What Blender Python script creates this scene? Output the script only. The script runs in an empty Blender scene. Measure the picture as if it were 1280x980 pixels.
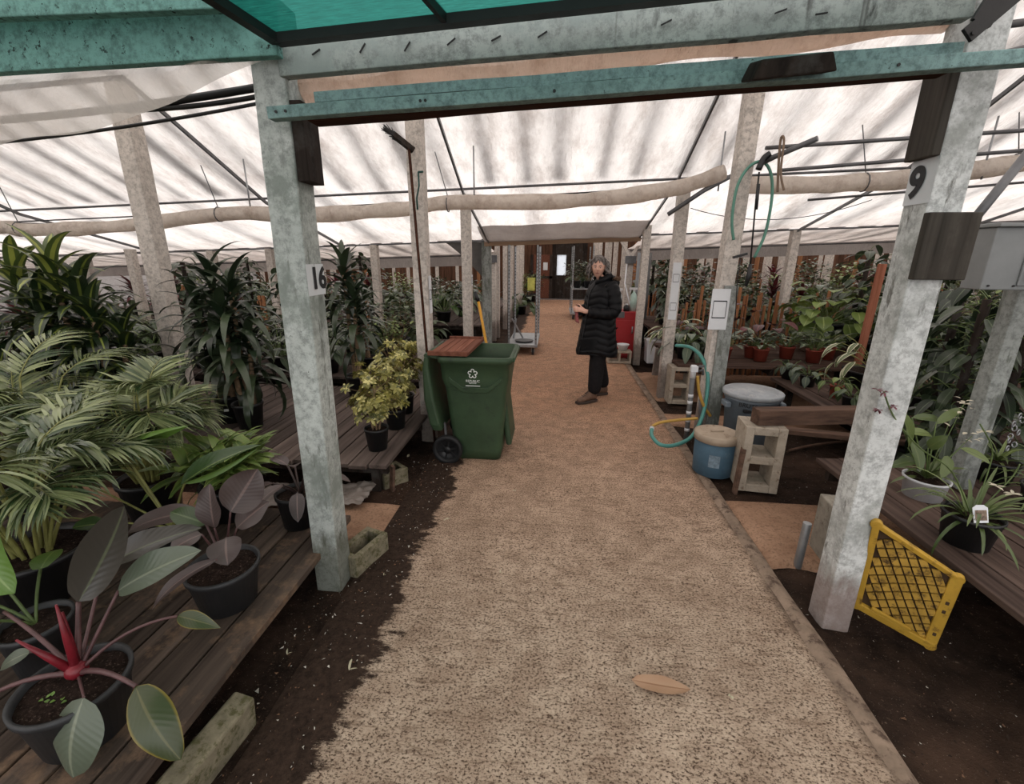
import bpy, bmesh, math, random
from mathutils import Vector, Matrix, Euler, noise
random.seed(11)
PI = math.pi
SC = bpy.context.scene
COL = SC.collection
V = Vector

# ------------------------------------------------------------------ camera
FPX, CX, CY, EYE = 550.0, 640.0, 480.0, 1.66
_d = V((628 - CX, 2383 - CY, FPX)).normalized()
_a = V((695 - CX, 318 - CY, FPX)); _a = (_a - _d * _a.dot(_d)).normalized()
_r = _d.cross(_a)
RW = Matrix((_r, _a, -_d))
def ray(px, py): return RW @ V(((px - CX) / FPX, (py - CY) / FPX, 1.0))
def g(px, py, z=0.0):
    d = ray(px, py); return V((0, 0, EYE)) + d * ((z - EYE) / d.z)
def at(px, py, Y):
    d = ray(px, py); return V((0, 0, EYE)) + d * (Y / d.y)
def atX(px, py, X):
    d = ray(px, py); return V((0, 0, EYE)) + d * (X / d.x)
cam = bpy.data.cameras.new('camera'); camo = bpy.data.objects.new('camera', cam); COL.objects.link(camo)
cx, cu, cb = RW @ V((1, 0, 0)), RW @ V((0, -1, 0)), RW @ V((0, 0, -1))
camo.matrix_world = Matrix(((cx.x, cu.x, cb.x, 0), (cx.y, cu.y, cb.y, 0), (cx.z, cu.z, cb.z, EYE), (0, 0, 0, 1)))
cam.sensor_fit = 'HORIZONTAL'; cam.sensor_width = 36; cam.lens = FPX / 1280 * 36
cam.shift_y = -10 / 1280; cam.clip_start = 0.05; cam.clip_end = 200
SC.camera = camo
SC.view_settings.view_transform = 'Standard'; SC.view_settings.look = 'None'
SC.view_settings.gamma = 1.0; SC.view_settings.use_curve_mapping = False
SC.view_settings.exposure = 0.0

# ------------------------------------------------------------------ materials
def nd(t, kind, **kw):
    n = t.nodes.new(kind)
    for k, v in kw.items():
        if k in n.inputs: n.inputs[k].default_value = v
        else: setattr(n, k, v)
    return n
def newmat(name):
    m = bpy.data.materials.new(name); m.use_nodes = True; t = m.node_tree
    b = t.nodes['Principled BSDF']; return m, t, b
def rgba(c): return (c[0], c[1], c[2], 1)
def ramp(t, fac, stops):
    r = t.nodes.new('ShaderNodeValToRGB'); e = r.color_ramp.elements
    while len(e) < len(stops): e.new(0.5)
    for i, (p, c) in enumerate(stops):
        e[i].position = p; e[i].color = rgba(c) if len(c) == 3 else c
    t.links.new(fac, r.inputs[0]); return r.outputs[0]
def mix(t, fac, a, b, mode='MIX'):
    n = t.nodes.new('ShaderNodeMix'); n.data_type = 'RGBA'; n.blend_type = mode
    for i, v in ((0, fac), (6, a), (7, b)):
        if hasattr(v, 'is_linked') or isinstance(v, bpy.types.NodeSocket): t.links.new(v, n.inputs[i])
        elif i == 0: n.inputs[0].default_value = v
        else: n.inputs[i].default_value = rgba(v)
    return n.outputs[2]
def coords(t, scale=(1, 1, 1), kind='Object', rot=(0, 0, 0)):
    tc = t.nodes.new('ShaderNodeTexCoord'); mp = t.nodes.new('ShaderNodeMapping')
    mp.inputs['Scale'].default_value = scale; mp.inputs['Rotation'].default_value = rot
    if kind == 'World':
        gm = t.nodes.new('ShaderNodeNewGeometry'); t.links.new(gm.outputs['Position'], mp.inputs[0])
    else: t.links.new(tc.outputs[kind], mp.inputs[0])
    return mp.outputs[0]
def noi(t, vec, scale, detail=4, rough=0.6):
    n = nd(t, 'ShaderNodeTexNoise', Scale=scale, Detail=detail, Roughness=rough)
    t.links.new(vec, n.inputs['Vector']); return n.outputs['Fac']
def bump(t, b, h, strength=0.4, dist=0.01):
    n = nd(t, 'ShaderNodeBump', Strength=strength, Distance=dist)
    t.links.new(h, n.inputs['Height']); t.links.new(n.outputs[0], b.inputs['Normal'])
def plain(name, c, rough=0.5, metal=0.0, var=0.25, scale=6.0, bmp=0.15, spec=0.4, dirt=None, dirt_at=0.62):
    m, t, b = newmat(name)
    v = coords(t, kind='World')
    n = noi(t, v, scale, 5, 0.65)
    lo = tuple(x * (1 - var) for x in c); hi = tuple(min(1, x * (1 + var)) for x in c)
    col = ramp(t, n, [(0.3, lo), (0.7, hi)])
    if dirt:
        n2 = noi(t, v, scale * 1.7, 6, 0.75)
        f = ramp(t, n2, [(dirt_at - 0.06, (0, 0, 0)), (dirt_at + 0.06, (1, 1, 1))])
        col = mix(t, f, col, dirt)
    t.links.new(col, b.inputs['Base Color'])
    b.inputs['Roughness'].default_value = rough; b.inputs['Metallic'].default_value = metal
    b.inputs['Specular IOR Level'].default_value = spec
    if bmp: bump(t, b, noi(t, v, scale * 8, 3), bmp, 0.004)
    return m
def wood(name, c1, c2, axis='Y', rough=0.75, grain=26, scr=None, bmp=0.35):
    m, t, b = newmat(name)
    s = {'Y': (grain, 1.1, grain), 'X': (1.1, grain, grain), 'Z': (grain, grain, 1.1)}[axis]
    v = coords(t, s, 'World')
    gm = t.nodes.new('ShaderNodeNewGeometry')
    add = nd(t, 'ShaderNodeVectorMath', operation='MULTIPLY_ADD')
    cmb = t.nodes.new('ShaderNodeCombineXYZ'); 
    for i in range(3): t.links.new(gm.outputs['Random Per Island'], cmb.inputs[i])
    t.links.new(cmb.outputs[0], add.inputs[0]); add.inputs[1].default_value = (37, 53, 41); t.links.new(v, add.inputs[2])
    n = noi(t, add.outputs[0], 1.0, 6, 0.62)
    col = ramp(t, n, [(0.28, c1), (0.5, tuple((a + bb) / 2 for a, bb in zip(c1, c2))), (0.74, c2)])
    hv = nd(t, 'ShaderNodeMapRange'); t.links.new(gm.outputs['Random Per Island'], hv.inputs[0])
    hv.inputs[3].default_value = 0.7; hv.inputs[4].default_value = 1.25
    hs = nd(t, 'ShaderNodeHueSaturation'); t.links.new(col, hs.inputs['Color']); t.links.new(hv.outputs[0], hs.inputs['Value'])
    col = hs.outputs[0]
    if scr:
        n2 = noi(t, coords(t, (1, 1, 1), 'World'), 5.0, 6, 0.7)
        f = ramp(t, n2, [(0.52, (0, 0, 0)), (0.68, (1, 1, 1))]); col = mix(t, f, col, scr)
    t.links.new(col, b.inputs['Base Color']); b.inputs['Roughness'].default_value = rough
    b.inputs['Specular IOR Level'].default_value = 0.1
    bump(t, b, n, bmp, 0.006); return m
def paint(name, c, under, amount=0.6, stain=None, lowstain=None, scale=9, rough=0.7, lowz=0.0, specks=0.66, drips=False):
    """old paint: chips where noise is high (showing UNDER), long vertical scuffs, dark specks"""
    m, t, b = newmat(name)
    v = coords(t, (1, 1, 0.28), 'World'); v1 = coords(t, kind='World')
    n1 = noi(t, v, scale, 8, 0.72); n2 = noi(t, v1, 45, 4, 0.7); n3 = noi(t, v1, 2.2, 5, 0.6)
    col = ramp(t, n3, [(0.3, tuple(x * 0.74 for x in c)), (0.7, c)])
    f = ramp(t, n1, [(amount, (0, 0, 0)), (amount + 0.07, (1, 1, 1))]); col = mix(t, f, col, under)
    f2 = ramp(t, n2, [(specks, (0, 0, 0)), (specks + 0.06, (1, 1, 1))]); col = mix(t, f2, col, tuple(x * 0.35 for x in under))
    n5 = noi(t, v1, 28, 6, 0.8); f5 = ramp(t, n5, [(0.38, (0.9,) * 3), (0.56, (0, 0, 0))]); col = mix(t, f5, col, tuple(x * 0.45 for x in c))
    if stain:
        n4 = noi(t, v1, 3.2, 6, 0.7); f = ramp(t, n4, [(0.5, (0, 0, 0)), (0.62, (0.85,) * 3)]); col = mix(t, f, col, stain)
    if drips:
        nv = noi(t, coords(t, (1, 1, 0.035), 'World'), 13, 3, 0.6); f = ramp(t, nv, [(0.63, (0, 0, 0)), (0.68, (0.8,) * 3)]); col = mix(t, f, col, (0.05, 0.045, 0.04))
    if lowstain:
        gm = t.nodes.new('ShaderNodeNewGeometry'); sp = t.nodes.new('ShaderNodeSeparateXYZ'); t.links.new(gm.outputs['Position'], sp.inputs[0])
        ad = nd(t, 'ShaderNodeMath', operation='MULTIPLY_ADD'); t.links.new(n1, ad.inputs[0]); ad.inputs[1].default_value = -0.6 - lowz; t.links.new(sp.outputs[2], ad.inputs[2])
        f = ramp(t, ad.outputs[0], [(0.0, (0.7,) * 3), (0.12, (0, 0, 0))]); col = mix(t, f, col, lowstain)
    t.links.new(col, b.inputs['Base Color']); b.inputs['Roughness'].default_value = rough
    b.inputs['Specular IOR Level'].default_value = 0.2
    bump(t, b, n1, 0.5, 0.008); return m
def leafmat(name, c, c2, rib=None, edge=None, patch=None, rough=0.38, trans=0.18, back=None, spec=0.5):
    """leaf surface: colour varies leaf by leaf; RIB along the middle, EDGE margin colour, PATCH variegation"""
    m, t, b = newmat(name)
    gm = t.nodes.new('ShaderNodeNewGeometry')
    c, c2 = tuple(x * .72 for x in c), tuple(x * .95 for x in c2)
    col = ramp(t, gm.outputs['Random Per Island'], [(0.1, c), (0.9, c2)])
    uv = t.nodes.new('ShaderNodeUVMap'); sp = t.nodes.new('ShaderNodeSeparateXYZ'); t.links.new(uv.outputs[0], sp.inputs[0])
    su = nd(t, 'ShaderNodeMath', operation='SUBTRACT'); t.links.new(sp.outputs[0], su.inputs[0]); su.inputs[1].default_value = 0.5
    ab = nd(t, 'ShaderNodeMath', operation='ABSOLUTE'); t.links.new(su.outputs[0], ab.inputs[0])
    if patch:
        n = noi(t, coords(t, (1, 1, 1), 'World'), 30, 4, 0.6)
        f = ramp(t, n, [(patch[1], (0, 0, 0)), (patch[1] + 0.05, (1, 1, 1))]); col = mix(t, f, col, patch[0])
    if edge:
        f = ramp(t, ab.outputs[0], [(edge[1], (0, 0, 0)), (edge[1] + 0.05, (1, 1, 1))]); col = mix(t, f, col, edge[0])
    if rib:
        f = ramp(t, ab.outputs[0], [(rib[1], (1, 1, 1)), (rib[1] + 0.025, (0, 0, 0))]); col = mix(t, f, col, rib[0])
    if back: col = mix(t, gm.outputs['Backfacing'], col, back)
    # side veins as relief
    vm = nd(t, 'ShaderNodeMath', operation='MULTIPLY_ADD'); t.links.new(ab.outputs[0], vm.inputs[0]); vm.inputs[1].default_value = -0.5; t.links.new(sp.outputs[1], vm.inputs[2])
    sn = nd(t, 'ShaderNodeMath', operation='MULTIPLY'); t.links.new(vm.outputs[0], sn.inputs[0]); sn.inputs[1].default_value = 75
    si = nd(t, 'ShaderNodeMath', operation='SINE'); t.links.new(sn.outputs[0], si.inputs[0])
    bump(t, b, si.outputs[0], 0.07, 0.004)
    t.links.new(col, b.inputs['Base Color']); b.inputs['Roughness'].default_value = rough
    b.inputs['Specular IOR Level'].default_value = spec
    if trans:
        tr = t.nodes.new('ShaderNodeBsdfTranslucent'); t.links.new(col, tr.inputs[0])
        ms = t.nodes.new('ShaderNodeMixShader'); ms.inputs[0].default_value = trans * .65
        t.links.new(b.outputs[0], ms.inputs[1]); t.links.new(tr.outputs[0], ms.inputs[2])
        t.links.new(ms.outputs[0], t.nodes['Material Output'].inputs['Surface'])
    return m
def film(name, c, trans=0.75, scale=3.0, var=0.2, clear=0.0, rough=0.4, stains=None, stretch=(1, 1, 1)):
    """weathered plastic sheeting: lets light through diffusely"""
    m, t, b = newmat(name)
    v = coords(t, kind='World')
    n = noi(t, v, scale, 6, 0.65)
    col = ramp(t, n, [(0.25, tuple(x * (1 - var) for x in c)), (0.7, c)])
    if stains:
        f = ramp(t, noi(t, coords(t, stretch, 'World'), scale * 2.3, 7, 0.75), [(0.46, (0, 0, 0)), (0.72, (0.85,) * 3)]); col = mix(t, f, col, stains)
    t.links.new(col, b.inputs['Base Color']); b.inputs['Roughness'].default_value = rough
    b.inputs['Specular IOR Level'].default_value = 0.3
    tr = t.nodes.new('ShaderNodeBsdfTranslucent'); t.links.new(col, tr.inputs[0])
    ms = t.nodes.new('ShaderNodeMixShader'); ms.inputs[0].default_value = trans
    t.links.new(b.outputs[0], ms.inputs[1]); t.links.new(tr.outputs[0], ms.inputs[2]); out = ms.outputs[0]
    if clear:
        tp = t.nodes.new('ShaderNodeBsdfTransparent'); m2 = t.nodes.new('ShaderNodeMixShader'); m2.inputs[0].default_value = clear
        t.links.new(out, m2.inputs[1]); t.links.new(tp.outputs[0], m2.inputs[2]); out = m2.outputs[0]
    wv = noi(t, coords(t, (4.5, 1.2, 2), 'World', (0, 0, 0.5)), 4, 6, 0.65)
    bp = nd(t, 'ShaderNodeBump', Strength=0.9, Distance=0.05); t.links.new(wv, bp.inputs['Height'])
    t.links.new(bp.outputs[0], b.inputs['Normal']); t.links.new(bp.outputs[0], tr.inputs['Normal'])
    t.links.new(out, t.nodes['Material Output'].inputs['Surface']); return m

# ------------------------------------------------------------------ mesh building
class MB:
    def __init__(s): s.v = []; s.f = []; s.uv = []; s.sm = []; s.mi = []; s.cur = 0
    def face(s, ids, uv=None, smooth=False):
        s.f.append(tuple(ids)); s.uv.append(uv or [(0.5, 0.5)] * len(ids)); s.sm.append(smooth); s.mi.append(s.cur)
    def add(s, vs, fs, smooth=False):
        o = len(s.v); s.v += [V(x) for x in vs]
        for f in fs: s.face([o + i for i in f], None, smooth)
        return s
    def box(s, c, d, rot=None, taper=None):
        """centre c, full sizes d, optional Matrix/Euler rotation; taper=(tx,ty) scales the top"""
        R = Matrix.Identity(3) if rot is None else (Euler(rot).to_matrix() if not isinstance(rot, Matrix) else rot.to_3x3())
        vs = []
        for z in (-1, 1):
            for x, y in ((-1, -1), (1, -1), (1, 1), (-1, 1)):
                tx, ty = (taper if (taper and z > 0) else (1, 1))
                vs.append(V(c) + R @ V((x * d[0] / 2 * tx, y * d[1] / 2 * ty, z * d[2] / 2)))
        return s.add(vs, [(3, 2, 1, 0), (4, 5, 6, 7), (0, 1, 5, 4), (1, 2, 6, 5), (2, 3, 7, 6), (3, 0, 4, 7)])
    def bb(s, x0, x1, y0, y1, z0, z1): return s.box(((x0 + x1) / 2, (y0 + y1) / 2, (z0 + z1) / 2), (x1 - x0, y1 - y0, z1 - z0))
    def bar(s, p, q, w, h, up=(0, 0, 1), seg=1, wob=0.0):
        """rectangular bar from p to q: w across, h along `up`"""
        p, q = V(p), V(q); d = (q - p).normalized(); a = d.cross(V(up))
        if a.length < 1e-4: a = d.cross(V((0, 1, 0)))
        a.normalize(); u = a.cross(d).normalized(); o = len(s.v)
        for i in range(seg + 1):
            c = p.lerp(q, i / seg)
            if wob and 0 < i < seg: c = c + a * random.uniform(-wob, wob) + u * random.uniform(-wob, wob)
            for x, y in ((-1, -1), (1, -1), (1, 1), (-1, 1)): s.v.append(c + a * x * w / 2 + u * y * h / 2)
        for i in range(seg):
            for k in range(4):
                b0 = o + i * 4
                s.face([b0 + k, b0 + (k + 1) % 4, b0 + 4 + (k + 1) % 4, b0 + 4 + k])
        s.face([o + 3, o + 2, o + 1, o]); e = o + seg * 4; s.face([e, e + 1, e + 2, e + 3]); return s
    def tube(s, pts, r, n=8, cap=True, smooth=True):
        pts = [V(p) for p in pts]; m = len(pts)
        rs = r if isinstance(r, (list, tuple)) else [r] * m
        o = len(s.v); a = None
        for i, p in enumerate(pts):
            d = (pts[min(i + 1, m - 1)] - pts[max(i - 1, 0)])
            if d.length < 1e-9: d = V((0, 0, 1))
            d.normalize()
            if a is None: a = d.orthogonal().normalized()
            else:
                a = a - d * a.dot(d)
                a = a.normalized() if a.length > 1e-6 else d.orthogonal().normalized()
            b = d.cross(a)
            for k in range(n):
                t = 2 * PI * k / n; s.v.append(p + (a * math.cos(t) + b * math.sin(t)) * rs[i])
        for i in range(m - 1):
            for k in range(n):
                s.face([o + i * n + k, o + i * n + (k + 1) % n, o + (i + 1) * n + (k + 1) % n, o + (i + 1) * n + k], None, smooth)
        if cap:
            s.face([o + k for k in range(n)][::-1]); s.face([o + (m - 1) * n + k for k in range(n)])
        return s
    def lathe(s, prof, c=(0, 0, 0), n=24, smooth=True, M=None, sq=None):
        """prof = [(r, z)...] around +Z at c; r 0 closes"""
        o = len(s.v); c = V(c)
        for r, z in prof:
            for k in range(n):
                t = 2 * PI * k / n; p = V((r * math.cos(t), r * math.sin(t), z))
                if M is not None: p = M @ p
                s.v.append(c + p)
        for i in range(len(prof) - 1):
            if prof[i][0] == 0 and prof[i + 1][0] == 0: continue
            for k in range(n):
                k2 = (k + 1) % n; q = [o + i * n + k, o + i * n + k2, o + (i + 1) * n + k2, o + (i + 1) * n + k]
                s.face(q, None, smooth)
        return s
    def grid(s, P, nu, nv, uv=True, smooth=True):
        """P(i/nu, j/nv) -> point"""
        o = len(s.v)
        for j in range(nv + 1):
            for i in range(nu + 1): s.v.append(V(P(i / nu, j / nv)))
        for j in range(nv):
            for i in range(nu):
                a = o + j * (nu + 1) + i
                s.face([a, a + 1, a + nu + 2, a + nu + 1], [(i / nu, j / nv), ((i + 1) / nu, j / nv), ((i + 1) / nu, (j + 1) / nv), (i / nu, (j + 1) / nv)], smooth)
        return s
    def ball(s, c, r, nu=12, nv=8, sc=(1, 1, 1), M=None):
        prof = [(math.sin(PI * i / nv) * r, -math.cos(PI * i / nv) * r) for i in range(nv + 1)]
        prof[0] = (1e-5, -r); prof[-1] = (1e-5, r)
        D = Matrix.Diagonal(V(sc)); 
        return s.lathe(prof, c, nu, True, (M @ D) if M is not None else D)
    # ---- leaves
    def leaf(s, p, d, L, W, up=(0, 0, 1), droop=0.5, fold=0.2, shape='lance', n=5, wave=0.0, curl=0.0):
        p = V(p); d = V(d).normalized(); up = V(up)
        side = d.cross(up)
        if side.length < 1e-3: side = d.cross(V((0.3, 1, 0.1)))
        side.normalize(); o = len(s.v); cur = p.copy(); ph = random.uniform(0, 6)
        for i in range(n + 1):
            t = i / n
            a = -droop * (t ** 1.3)
            q = Matrix.Rotation(a, 3, side); dd = q @ d
            if i: cur = cur + dd * (L / n)
            nn = side.cross(dd).normalized()
            w = W / 2 * SHAPES[shape](t)
            lift = fold * w * (1 - 0.3 * t)
            wv = wave * W * math.sin(ph + t * 9)
            s.v.append(cur - side * w + nn * (lift + wv)); s.v.append(cur.copy()); s.v.append(cur + side * w + nn * (lift - wv))
        for i in range(n):
            a = o + i * 3; t0, t1 = i / n, (i + 1) / n
            s.face([a, a + 1, a + 4, a + 3], [(0, t0), (0.5, t0), (0.5, t1), (0, t1)], True)
            s.face([a + 1, a + 2, a + 5, a + 4], [(0.5, t0), (1, t0), (1, t1), (0.5, t1)], True)
        return cur
    def leaf2(s, p, q, W, nrm, sag=0.05, fold=0.15, shape='oval', n=10, wave=0.0, m=4):
        """leaf from base p to tip q, its face turned to nrm, bowed by sag (towards nrm)"""
        p, q = V(p), V(q); d = q - p; L = d.length; d.normalize(); nn = V(nrm); nn = (nn - d * nn.dot(d)).normalized(); side = d.cross(nn)
        o = len(s.v); ph = random.uniform(0, 6)
        for i in range(n + 1):
            t = i / n; c = p.lerp(q, t) + nn * sag * L * 4 * t * (1 - t)
            w = W / 2 * SHAPES[shape](t)
            for k in range(2 * m + 1):
                u = (k - m) / m
                lift = fold * w * (abs(u) ** 1.5)
                wv = wave * W * math.sin(ph + t * 11 + (2 if u > 0 else 0)) * abs(u) ** 2
                s.v.append(c + side * w * u + nn * (lift + wv))
        r = 2 * m + 1
        for i in range(n):
            for k in range(r - 1):
                a = o + i * r + k; u0, u1 = k / (r - 1), (k + 1) / (r - 1); t0, t1 = i / n, (i + 1) / n
                s.face([a, a + 1, a + r + 1, a + r], [(u0, t0), (u1, t0), (u1, t1), (u0, t1)], True)
        return s
    def build(s, name, mats, parent=None, local=False, bevel=0, seg=2):
        off = V((0, 0, 0))
        if parent is not None and not local:
            r = parent
            while r.parent: r = r.parent
            off = r.location
        me = bpy.data.meshes.new(name); me.from_pydata([v - off for v in s.v], [], s.f)
        uvl = me.uv_layers.new(name='UVMap'); i = 0
        flat = []
        for u in s.uv:
            for c in u: flat += [c[0], c[1]]
        uvl.data.foreach_set('uv', flat)
        me.polygons.foreach_set('use_smooth', s.sm)
        ms = mats if isinstance(mats, (list, tuple)) else [mats]
        for m in ms: me.materials.append(m)
        if len(ms) > 1: me.polygons.foreach_set('material_index', s.mi)
        me.update()
        o = bpy.data.objects.new(name, me); COL.objects.link(o)
        if parent is not None: o.parent = parent
        if bevel:
            b = o.modifiers.new('bevel', 'BEVEL'); b.width = bevel; b.segments = seg; b.limit_method = 'ANGLE'; b.angle_limit = 0.6
        return o
def _sh_heart(t): return (math.sin(PI * min(1, (t + 0.14) / 1.14)) ** 0.75) * (1.0 if t > 0.25 else 0.85 + 0.6 * t) * (1 - t) ** 0.25 + 0.002 if t < 0.999 else 0.0
SHAPES = {
    'lance': lambda t: math.sin(PI * t ** 0.7) ** 0.9 + 0.06 * (1 - t) if t < 0.999 else 0.0,
    'oval': lambda t: (math.sin(PI * t ** 0.85) ** 0.62) if 0.001 < t < 0.999 else 0.03 * (t < 0.5),
    'strap': lambda t: min(1, 0.55 + t * 1.6) * (1 - t ** 3.2) if t < 0.999 else 0.0,
    'grass': lambda t: 0.35 + 0.65 * (1 - t) if t < 0.999 else 0.02,
    'heart': _sh_heart,
}
def thing(name, label, cat, loc=(0, 0, 0), rotz=0.0, group=None, kind=None):
    o = bpy.data.objects.new(name, None); COL.objects.link(o); o.location = loc; o.rotation_euler = (0, 0, rotz)
    o.empty_display_size = 0.1; o['label'] = label; o['category'] = cat
    if group: o['group'] = group
    if kind: o['kind'] = kind
    return o
def tag(o, label, cat, group=None, kind=None):
    o['label'] = label; o['category'] = cat
    if group: o['group'] = group
    if kind: o['kind'] = kind
    return o
def struct(o): o['kind'] = 'structure'; return o
def dup(root, loc, rotz=0.0, scale=1.0, label=None, group=None):
    r = root.copy(); COL.objects.link(r); r.location = loc; r.rotation_euler = (0, 0, rotz)
    r.scale = (scale,) * 3 if not isinstance(scale, (tuple, list)) else scale
    if label: r['label'] = label
    if group: r['group'] = group
    for ch in list(root.children):
        c = ch.copy(); COL.objects.link(c); c.parent = r
        for gc in list(ch.children):
            d = gc.copy(); COL.objects.link(d); d.parent = c
    return r
def text(name, s, size, loc, rot, mat, parent=None, off=V((0, 0, 0)), ext=0.0006, ax='CENTER', bold=0.0):
    cu = bpy.data.curves.new(name, 'FONT'); cu.body = s; cu.size = size; cu.extrude = ext; cu.offset = bold; cu.align_x = ax; cu.align_y = 'CENTER'
    o = bpy.data.objects.new(name, cu); COL.objects.link(o)
    dg = bpy.context.evaluated_depsgraph_get(); dg.update()
    me = bpy.data.meshes.new_from_object(o.evaluated_get(dg)); bpy.data.objects.remove(o)
    M = (rot if isinstance(rot, Matrix) else Euler(rot).to_matrix()).to_4x4()
    base = V((0, 0, 0))
    if parent is not None:
        r = parent
        while r.parent: r = r.parent
        base = r.location
    me.transform(Matrix.Translation(V(loc) - base) @ M)
    me.materials.clear(); me.materials.append(mat)
    o = bpy.data.objects.new(name, me); COL.objects.link(o)
    if parent is not None: o.parent = parent
    return o
def bez(pts, n=8):
    """smooth Catmull-Rom through points"""
    P = [V(p) for p in pts]; out = []
    for i in range(len(P) - 1):
        a, b, c, d = P[max(i - 1, 0)], P[i], P[i + 1], P[min(i + 2, len(P) - 1)]
        for k in range(n):
            t = k / n
            out.append(0.5 * ((2 * b) + (c - a) * t + (2 * a - 5 * b + 4 * c - d) * t * t + (3 * b - a - 3 * c + d) * t ** 3))
    out.append(P[-1]); return out
# ------------------------------------------------------------------ palette
M = {}
M['steel'] = plain('galvanised_steel', (0.33, 0.34, 0.35), 0.45, 0.7, 0.2, 8, 0.1)
M['pipe'] = plain('grey_pipe', (0.12, 0.12, 0.125), 0.5, 0.3, 0.3, 8, 0.1)
M['black_plastic'] = plain('black_plastic', (0.012, 0.012, 0.013), 0.42, 0, 0.3, 12, 0.12, 0.45)
M['cable'] = plain('black_cable', (0.015, 0.014, 0.014), 0.5)
M['darkwood'] = wood('dark_weathered_wood', (0.012, 0.009, 0.008), (0.05, 0.037, 0.03), 'Z', scr=(0.06, 0.055, 0.05))
M['darkwoodx'] = wood('dark_weathered_wood_cross', (0.02, 0.008, 0.005), (0.075, 0.03, 0.018), 'X')
M['deck'] = wood('deck_planks_lengthwise', (0.024, 0.018, 0.015), (0.118, 0.088, 0.07), 'Y', 0.6, 22, (0.2, 0.13, 0.085))
M['deck_mid'] = wood('deck_planks_dry', (0.05, 0.038, 0.033), (0.15, 0.115, 0.1), 'Y', 0.8, 22)
M['bench'] = wood('bench_planks', (0.035, 0.022, 0.018), (0.135, 0.092, 0.075), 'Y', 0.7, 22)
M['benchx'] = wood('bench_planks_cross', (0.035, 0.022, 0.018), (0.14, 0.085, 0.065), 'X', 0.75, 22)
M['fresh'] = wood('orange_lumber', (0.2, 0.085, 0.04), (0.42, 0.2, 0.1), 'Z', 0.8, 24)
M['fresh_pale'] = wood('pale_lumber', (0.3, 0.19, 0.12), (0.5, 0.35, 0.24), 'X', 0.8, 24)
M['redwood'] = wood('red_brown_board', (0.1, 0.035, 0.022), (0.25, 0.105, 0.07), 'Y', 0.85, 30)
M['lumber'] = wood('dark_lumber', (0.05, 0.032, 0.025), (0.2, 0.12, 0.085), 'X', 0.8, 24)
M['post'] = paint('white_post_paint', (0.70, 0.64, 0.58), (0.2, 0.16, 0.13), 0.66, lowstain=(0.12, 0.085, 0.065))
M['post_far'] = paint('white_post_paint_far', (0.68, 0.61, 0.55), (0.25, 0.2, 0.17), 0.62, lowstain=(0.1, 0.07, 0.055))
M['post_green'] = paint('weathered_pale_green_paint', (0.57, 0.61, 0.58), (0.15, 0.16, 0.14), 0.57, stain=(0.22, 0.25, 0.225), lowstain=(0.07, 0.072, 0.045), scale=13, lowz=-.15)
M['post_chip'] = paint('chipped_white_paint', (0.74, 0.755, 0.74), (0.15, 0.145, 0.13), 0.57, stain=(0.3, 0.31, 0.29), lowstain=(0.2, 0.125, 0.105), scale=13, lowz=-.2)
M['post_moss'] = paint('mossy_grey_paint', (0.33, 0.35, 0.33), (0.12, 0.13, 0.11), 0.52, scale=12)
M['teal'] = paint('weathered_teal_paint', (0.27, 0.41, 0.40), (0.06, 0.07, 0.065), 0.62, scale=7)
M['teal_board'] = paint('mouldy_teal_board', (0.17, 0.37, 0.33), (0.025, 0.045, 0.04), 0.62, specks=0.59, scale=7)
M['header'] = paint('header_paint', (0.42, 0.47, 0.44), (0.05, 0.055, 0.05), 0.64, stain=(0.3, 0.35, 0.33), drips=True, scale=7)
M['concrete'] = plain('grey_concrete', (0.26, 0.235, 0.195), 0.9, 0, 0.3, 9, 0.5, 0.2, dirt=(0.12, 0.10, 0.075), dirt_at=0.6)
M['block'] = plain('cinder_block', (0.36, 0.31, 0.25), 0.95, 0, 0.2, 14, 0.7, 0.15, dirt=(0.17, 0.125, 0.09), dirt_at=0.62)
M['orange_red'] = wood('orange_red_board', (0.25, 0.09, 0.05), (0.5, 0.2, 0.13), 'Z', .85, 24)
M['mossblock'] = plain('mossy_concrete', (0.2, 0.175, 0.12), 0.95, 0, 0.35, 14, 0.7, 0.15, dirt=(0.09, 0.085, 0.04), dirt_at=0.55)
M['white'] = plain('white_plastic', (0.6, 0.61, 0.63), 0.45, 0, 0.1, 6, 0.05)
M['paper'] = plain('paper', (0.66, 0.68, 0.7), 0.7, 0, 0.06, 5, 0.02)
M['ink'] = plain('black_ink', (0.012, 0.012, 0.014), 0.6)
M['roof'] = film('milky_roof_sheet', (0.89, 0.82, 0.775), 0.82, 1.6, 0.22, stains=(0.46, 0.385, 0.345), stretch=(1.2, 0.35, 1))
M['skirt'] = film('grey_dusty_sheet', (0.42, 0.38, 0.36), 0.55, 2.0, 0.3)
M['roll'] = film('rolled_sheet', (0.97, 0.89, 0.81), 0.5, 3.0, 0.2, stains=(0.55, 0.45, 0.38))
M['hang'] = film('clear_dusty_sheet', (0.72, 0.66, 0.6), 0.6, 2.5, 0.2, 0.3, 0.25)
M['pinkroll'] = film('pink_dusty_sheet', (0.97, 0.82, 0.72), 0.62, 4, 0.15, 0, 0.3, stains=(0.6, 0.45, 0.36))
M['soil'] = plain('potting_mix', (0.022, 0.014, 0.011), 0.95, 0, 0.6, 55, 1.0, 0.08, dirt=(0.2, 0.14, 0.11), dirt_at=0.63)
M['stem_green'] = plain('green_stem', (0.09, 0.13, 0.04), 0.5, 0, 0.3, 9, 0.1)
M['stem_yellow'] = plain('yellow_green_stem', (0.2, 0.2, 0.06), 0.5, 0, 0.3, 12, 0.1)
M['cane'] = plain('ringed_cane', (0.22, 0.15, 0.09), 0.8, 0, 0.45, 40, 0.5)

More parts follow.
